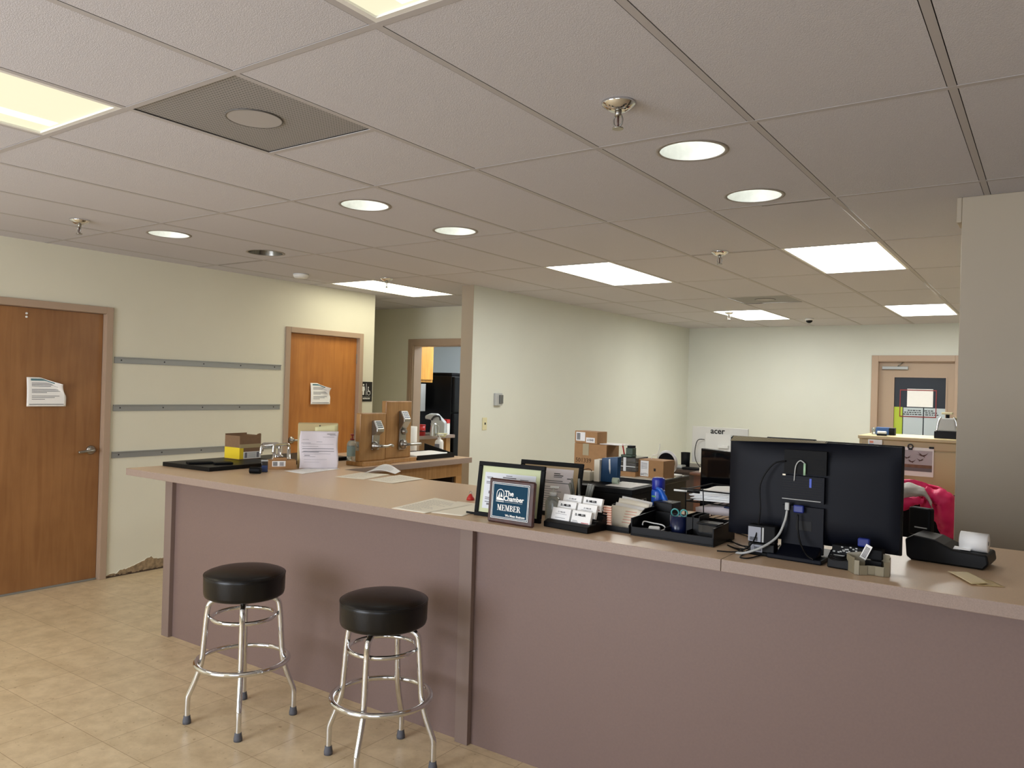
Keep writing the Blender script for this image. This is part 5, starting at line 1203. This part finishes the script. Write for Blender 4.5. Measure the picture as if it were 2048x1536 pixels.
b = MB(); b.box((-.12, -.12, .0005), (.12, .12, .01), AW); b.box((-.04, -.03, .01), (.04, .0, .2), AW); b.build('stand', None, t, bevel=.002)
text('acer', .085, INKD, t, (-.02, -.0015, .405), bold=.002, sx=1.05)
MB().box((-.0, -.04, .235), (.11, -.0125, .262), WHITE).build('top_ledge', None, t)
mtube('black_cable', [(p.x-.155, 7.735, 1.07), (p.x-.22, 7.71, 1.06), (p.x-.245, 7.70, .95), (p.x-.23, 7.70, .84), (p.x-.16, 7.68, .765)], .004, BLACK, 'black power cable curving from the white computer')
q = WY(1371, 918, 7.72)
t = thing('mesh_pen_cup', 'dark mesh pencil cup left of the white computer', 'pen cup', (q.x, 7.72, .7605)); MB().lathe([(.045, 0), (.05, .16), (.046, .16), (.042, .006), (0, .006)], BLACKM, 24, capt=False).build('cup', None, t)
q = WY(1358, 922, 7.65)
t = thing('desk_phone', 'flat grey device left of the dark pencil cup', 'device', (q.x, 7.62, .7605)); MB().box((-.07, -.06, 0), (.07, .06, .03), GREYP).build('body', None, t, bevel=.008)
o = boxo('keyboard', (-.2, -.06, 0), (.2, .06, .02), BLACKM, None, .004); o.location = (p.x-.10, 7.55, .7605); tag(o, 'black keyboard on the far desk before the white computer', 'keyboard')
t = thing('side_table', 'reddish brown rounded desk holding cream papers', 'desk', (0, 0, 0))
q = WZ(1378, 944, .80)
yy2 = 7.40
MB().box((q.x, q.y, .77), (q.x+1.1, yy2, .80), REDW).build('desktop', None, t, bevel=.02, seg=3); MB().box((q.x+.03, q.y+.05, 0), (q.x+1.05, yy2-.05, .77), REDW).build('body', None, t)
o = boxo('paper_stack', (-.12, -.12, 0), (.14, .12, .045), PAPERC, None, .003); o.location = (q.x+.20, q.y+.18, .8005); tag(o, 'cream paper stack on the reddish desk', 'papers')
p = WY(1575, 880, 7.5)
t = thing('monitor', 'distant black monitor, only its top showing above the big one', 'monitor', (p.x, 7.62, .76), 0)
b = MB(); b.box((-.235, 0, .12), (.235, .035, .385), NAVYB); b.build('housing', None, t, bevel=.006); b = MB(); b.box((-.1, -.05, .0005), (.1, .12, .012), BLACK); b.box((-.03, .035, .012), (.03, .055, .25), BLACK); b.build('stand', None, t)

# tan cabinet with bird print
FZ = 1.32
t = thing('file_cabinet', 'wide tan steel cabinet in front of the back door', 'cabinet', (0, 0, 0))
b = MB(); b.box((1.05, 5.30, 0.0), (1.95, 5.75, FZ-.022), TANC); b.build('body', None, t, bevel=.003)
MB().box((1.045, 5.275, FZ-.022), (1.96, 5.76, FZ), TANC).build('top', None, t, bevel=.004); b = MB(); b.box((1.065, 5.29, FZ-.075), (1.94, 5.30, FZ-.024), TANC); b.build('upper_panel', None, t, bevel=.004); MB().box((1.065, 5.292, .1), (1.94, 5.30, FZ-.082), TANC).build('drawer_front', None, t, bevel=.003)
def fy(px, y=5.29): return WY(px, 900, y).x
x0, x1 = fy(1768), fy(1868); za, zb = WY(1868, 955, 5.288).z, WY(1868, 897, 5.288).z
t = thing('bird_print', 'print of four flying geese over a marsh clipped to the tan cabinet', 'picture', ((x0+x1)/2, 5.289, (za+zb)/2))
hw, hh = (x1-x0)/2, (zb-za)/2
MB().box((-hw, -.002, -hh), (hw, -.0005, hh), PAPER).build('sheet', None, t)
SKY = mat('overcast print sky', (184, 178, 182), .6, var=.12, scale=9); MARSH = mat('marsh print', (124, 92, 72), .7, var=.2, scale=30); WATER = mat('grey water print', (112, 106, 108), .6); BIRD = mat('bird brown', (84, 60, 50), .7)
b = MB(); b.box((-hw+.02, -.0028, -.060), (.135, -.002, .072), SKY); b.box((-hw+.02, -.0032, -.060), (.135, -.0028, -.018), MARSH); b.box((-hw+.02, -.0036, -.060), (.135, -.0032, -.038), WATER)
def bird(cx_, cz_, s, fl=1):
    P1 = [(-1.0, .15), (-.55, .02), (-.2, .1), (.1, -.05), (.5, .05), (1.0, .4), (.55, -.12), (.35, -.25), (.45, -.5), (.2, -.3), (-.15, -.22), (-.4, -.08)]
    b.poly([(cx_+x*s*fl, -.0042, cz_+z*s) for x, z in P1], BIRD)
    b.poly([(cx_-.3*s*fl, -.0045, cz_+.05*s), (cx_-.7*s*fl, -.0045, cz_+.45*s), (cx_-.1*s*fl, -.0045, cz_+.1*s)], BIRD)
bird(.078, .046, .037); bird(-.003, .026, .028, -1); bird(.016, .003, .030, 1); bird(.072, .014, .026, -1)
b.build('printed_scene', None, t)
for (px, py, lb) in ((1821, 893, 'round dark metal clip holding the top of the bird print'), ):
    q = WY(px, py, 5.285); c_ = thing('magnet_clip', lb, 'clip', (q.x, 5.288, q.z)); MB().ring((0, 0, .008), .014, .004, DARKG, 24, 8, Matrix.Rotation(PI/2, 4, 'X')).build('ring', None, c_); MB().box((-.012, -.006, -.022), (.012, 0, -.01), DARKG).build('jaw', None, c_)
q = WY(1863, 896, 5.285); o = boxo('magnet', (-.014, -.006, -.006), (.014, 0, .006), BLACK, None, .002); o.location = (q.x, 5.288, q.z); tag(o, 'flat black magnet at the top right corner of the bird print', 'magnet')
t = thing('magnetic_box', 'small white box with red and blue print on the tan cabinet front', 'box', (*WY(1750, 885, 5.285).xy, WY(1750, 886, 5.285).z))
MB().box((-.04, -.012, -.024), (.045, 0, .022), WHITE).build('body', None, t, bevel=.002); b = MB(); b.box((-.034, -.0135, -.024), (-.004, -.012, -.006), LBLUE); b.box((-.030, -.0135, .0), (-.008, -.012, .014), CORAL); b.build('printed_label', None, t)
# on top of cabinet
t = thing('blue_box', 'blue and black product carton on top of the tan cabinet', 'box', (fy(1770, 5.5), 5.5, FZ), .05)
b = MB(); b.box((-.055, -.04, .0005), (.025, .04, .05), mat('blue carton', (50, 90, 150), .5)); b.build('body', None, t, bevel=.002); MB().box((.026, -.04, .0005), (.06, .04, .048), BLACK).build('black_end', None, t); MB().box((-.045, -.0412, .004), (-.01, -.0402, .026), PAPER).build('label', None, t)
t = thing('white_gadget', 'small white and black gadget before the blue carton', 'gadget', (fy(1763, 5.34), 5.34, FZ), .1); MB().box((-.03, -.02, .0005), (.03, .02, .012), BLACK).build('base', None, t, bevel=.003); MB().box((-.028, -.016, .012), (.028, .018, .03), WHITE).build('body', None, t, bevel=.006)
o = boxo('drinking_glass', (-.012, -.012, 0), (.012, .012, .05), GLASS, None, .002); bpy.data.objects.remove(o)
o = MB().lathe([(.014, .0005), (.016, .045), (.014, .045), (.012, .004), (0, .004)], GLASS, 20, capt=False).build('small_glass', None, None, (fy(1747, 5.5), 5.5, FZ)); tag(o, 'tiny clear glass left of the blue carton', 'glass')
t = thing('black_box', 'low black box on the right end of the tan cabinet top', 'box', (fy(1897, 5.45), 5.45, FZ)); MB().box((-.078, -.06, .0005), (.12, .08, .045), BLACK).build('body', None, t, bevel=.003)
t = thing('tabletop_machine', 'grey trapezoid machine with chrome edges and a flat plate on top', 'machine', (fy(1893, 5.44), 5.44, FZ+.0455))
b = MB(); b.prism([(-.055, 0), (.06, 0), (.045, .085), (-.035, .085)], (-.04, .04), GREYP, Matrix(((1, 0, 0, 0), (0, 0, 1, 0), (0, 1, 0, 0), (0, 0, 0, 1)))); b.build('body', None, t, bevel=.008)
b = MB()
for s_ in (-1, 1): b.tube([(s_*.058+.003, -.035, 0), (s_*.05+.003, -.035, .06), (s_*.036+.004, -.035, .09)], .006, CHROME, 10)
b.build('chrome_trim', None, t)
b = MB(); b.box((-.008, -.01, .085), (.012, .01, .108), BLACKM); b.build('post', None, t); MB().box((-.032, -.025, .108), (.03, .025, .122), CREAM).build('plate', None, t, bevel=.003)
t = thing('chrome_canister', 'small chrome canister beside the grey machine', 'canister', (fy(1912, 5.44), 5.44, FZ+.0455)); MB().lathe([(.024, 0), (.028, .01), (.022, .075), (.016, .085)], CHROME, 24).build('body', None, t, shade=True)
MB().box((-.02, -.02, .085), (.03, .02, .092), CREAM).build('plate', None, t)

# office chair with pink jacket
chx = fy(1855, 4.75)
CHR = thing('office_chair', 'black office chair behind the counter under the pink jacket', 'chair', (1.50, 4.72, 0), math.radians(10))
def back(u, v):
    a = (u-.5)*1.6; w_ = .25*(1-.25*max(0, v-.7)/.3); return (w_*math.sin(a)/math.sin(.8), .08*math.cos(a)-.03+.05*(1-v), .52+.50*v)
MB().grid(back, 14, 12, BLACKM).build('backrest', None, CHR, solid=.05)
MB().box((-.25, -.50, .44), (.25, -.02, .50), BLACKM).build('seat', None, CHR, bevel=.03, seg=3)
b = MB(); b.lathe([(.03, .08), (.03, .44)], BLACK, 16, c=(0, -.25, 0)); b.build('gas_column', None, CHR)
b = MB(); 
for k in range(5):
    a = 2*PI*k/5; b.tube([(0, -.25, .11), (.28*math.cos(a), -.25+.28*math.sin(a), .07)], .018, BLACK, 8, 0)
b.build('star_base', None, CHR)
for k in range(5):
    a = 2*PI*k/5; MB().lathe([(.03, -.02), (.03, .02)], BLACK, 14, Matrix.Translation((.28*math.cos(a), -.25+.28*math.sin(a), .03)) @ Matrix.Rotation(PI/2, 4, 'X')).build('caster', None, CHR)
J = thing('pink_jacket', 'hot pink jacket with grey lining draped over the office chair back', 'jacket', (1.50, 4.70, 0), math.radians(6))

def folded(o, st, sz, nm):
    tx = bpy.data.textures.new(nm, 'CLOUDS'); tx.noise_scale = sz; tx.noise_depth = 2
    x = o.modifiers.new('folds', 'DISPLACE'); x.texture = tx; x.strength = st; x.mid_level = .5; x.texture_coords = 'GLOBAL'
def jl(px, py, y=4.60):      # point over the chair, in the jacket's own frame
    q = WY(px, py, y); d = q-Vector((1.50, 4.70, 0)); a = -math.radians(6)
    return Vector((d.x*math.cos(a)-d.y*math.sin(a), d.x*math.sin(a)+d.y*math.cos(a), d.z))
def sheet3(top, bot, m, name, thick=.012, st=.03, sz=.07, bulge=.05, nu=36, nv=24):
    T, B_ = smooth_path(top, 8), smooth_path(bot, 8)
    def at(P, u): 
        f = u*(len(P)-1); i = min(int(f), len(P)-2); return P[i].lerp(P[i+1], f-i)
    def fn(u, v):
        p = at(B_, u).lerp(at(T, u), v); return (p.x, p.y-bulge*math.sin(v*PI)-.012*math.sin(u*11+v*3)*v*(1.2-v), p.z+.006*math.sin(u*17))
    o = MB().grid(fn, nu, nv, m).build(name, None, J, solid=thick); folded(o, st, sz, name); return o
sheet3([jl(1745, 975), jl(1785, 963), jl(1825, 957), jl(1850, 968), jl(1866, 980), jl(1888, 985), jl(1905, 990), jl(1913, 1004)],
       [jl(1745, 1030, 4.64), jl(1785, 1022, 4.64), jl(1815, 1012, 4.64), jl(1842, 1002, 4.64), jl(1847, 1030, 4.64), jl(1872, 1040, 4.64), jl(1884, 1066, 4.64), jl(1911, 1078, 4.64)], PINK, 'body', bulge=.03)
sheet3([jl(1745, 985, 4.55), jl(1790, 972, 4.55), jl(1822, 968, 4.55), jl(1846, 978, 4.55), jl(1862, 1000, 4.55)],
       [jl(1745, 1002, 4.54), jl(1790, 1000, 4.54), jl(1818, 994, 4.54), jl(1846, 990, 4.54), jl(1868, 1016, 4.55)], LINING, 'lining', .008, .025, .05, .03, 24, 12)
sheet3([jl(1745, 966, 4.80), jl(1800, 962, 4.80), jl(1850, 968, 4.80), jl(1905, 992, 4.80)], [jl(1745, 1060, 4.86), jl(1800, 1060, 4.86), jl(1850, 1060, 4.86), jl(1905, 1060, 4.86)], PINK, 'back_panel', bulge=-.03)
def tubej(pts, rr, name):
    o = MB().tube(pts, rr, PINK, 16).build(name, None, J, shade=True); folded(o, .035, .05, name); return o
tubej([jl(1850, 985, 4.56), jl(1872, 992, 4.56), jl(1890, 1003, 4.56), jl(1895, 1030, 4.57), jl(1896, 1055, 4.58), jl(1896, 1074, 4.58)], [.035, .045, .05, .048, .044, .040], 'sleeve')
tubej([jl(1780, 1010, 4.56), jl(1805, 1008, 4.55), jl(1830, 1000, 4.55), jl(1846, 1003, 4.56)], [.028, .03, .026, .02], 'cuff')
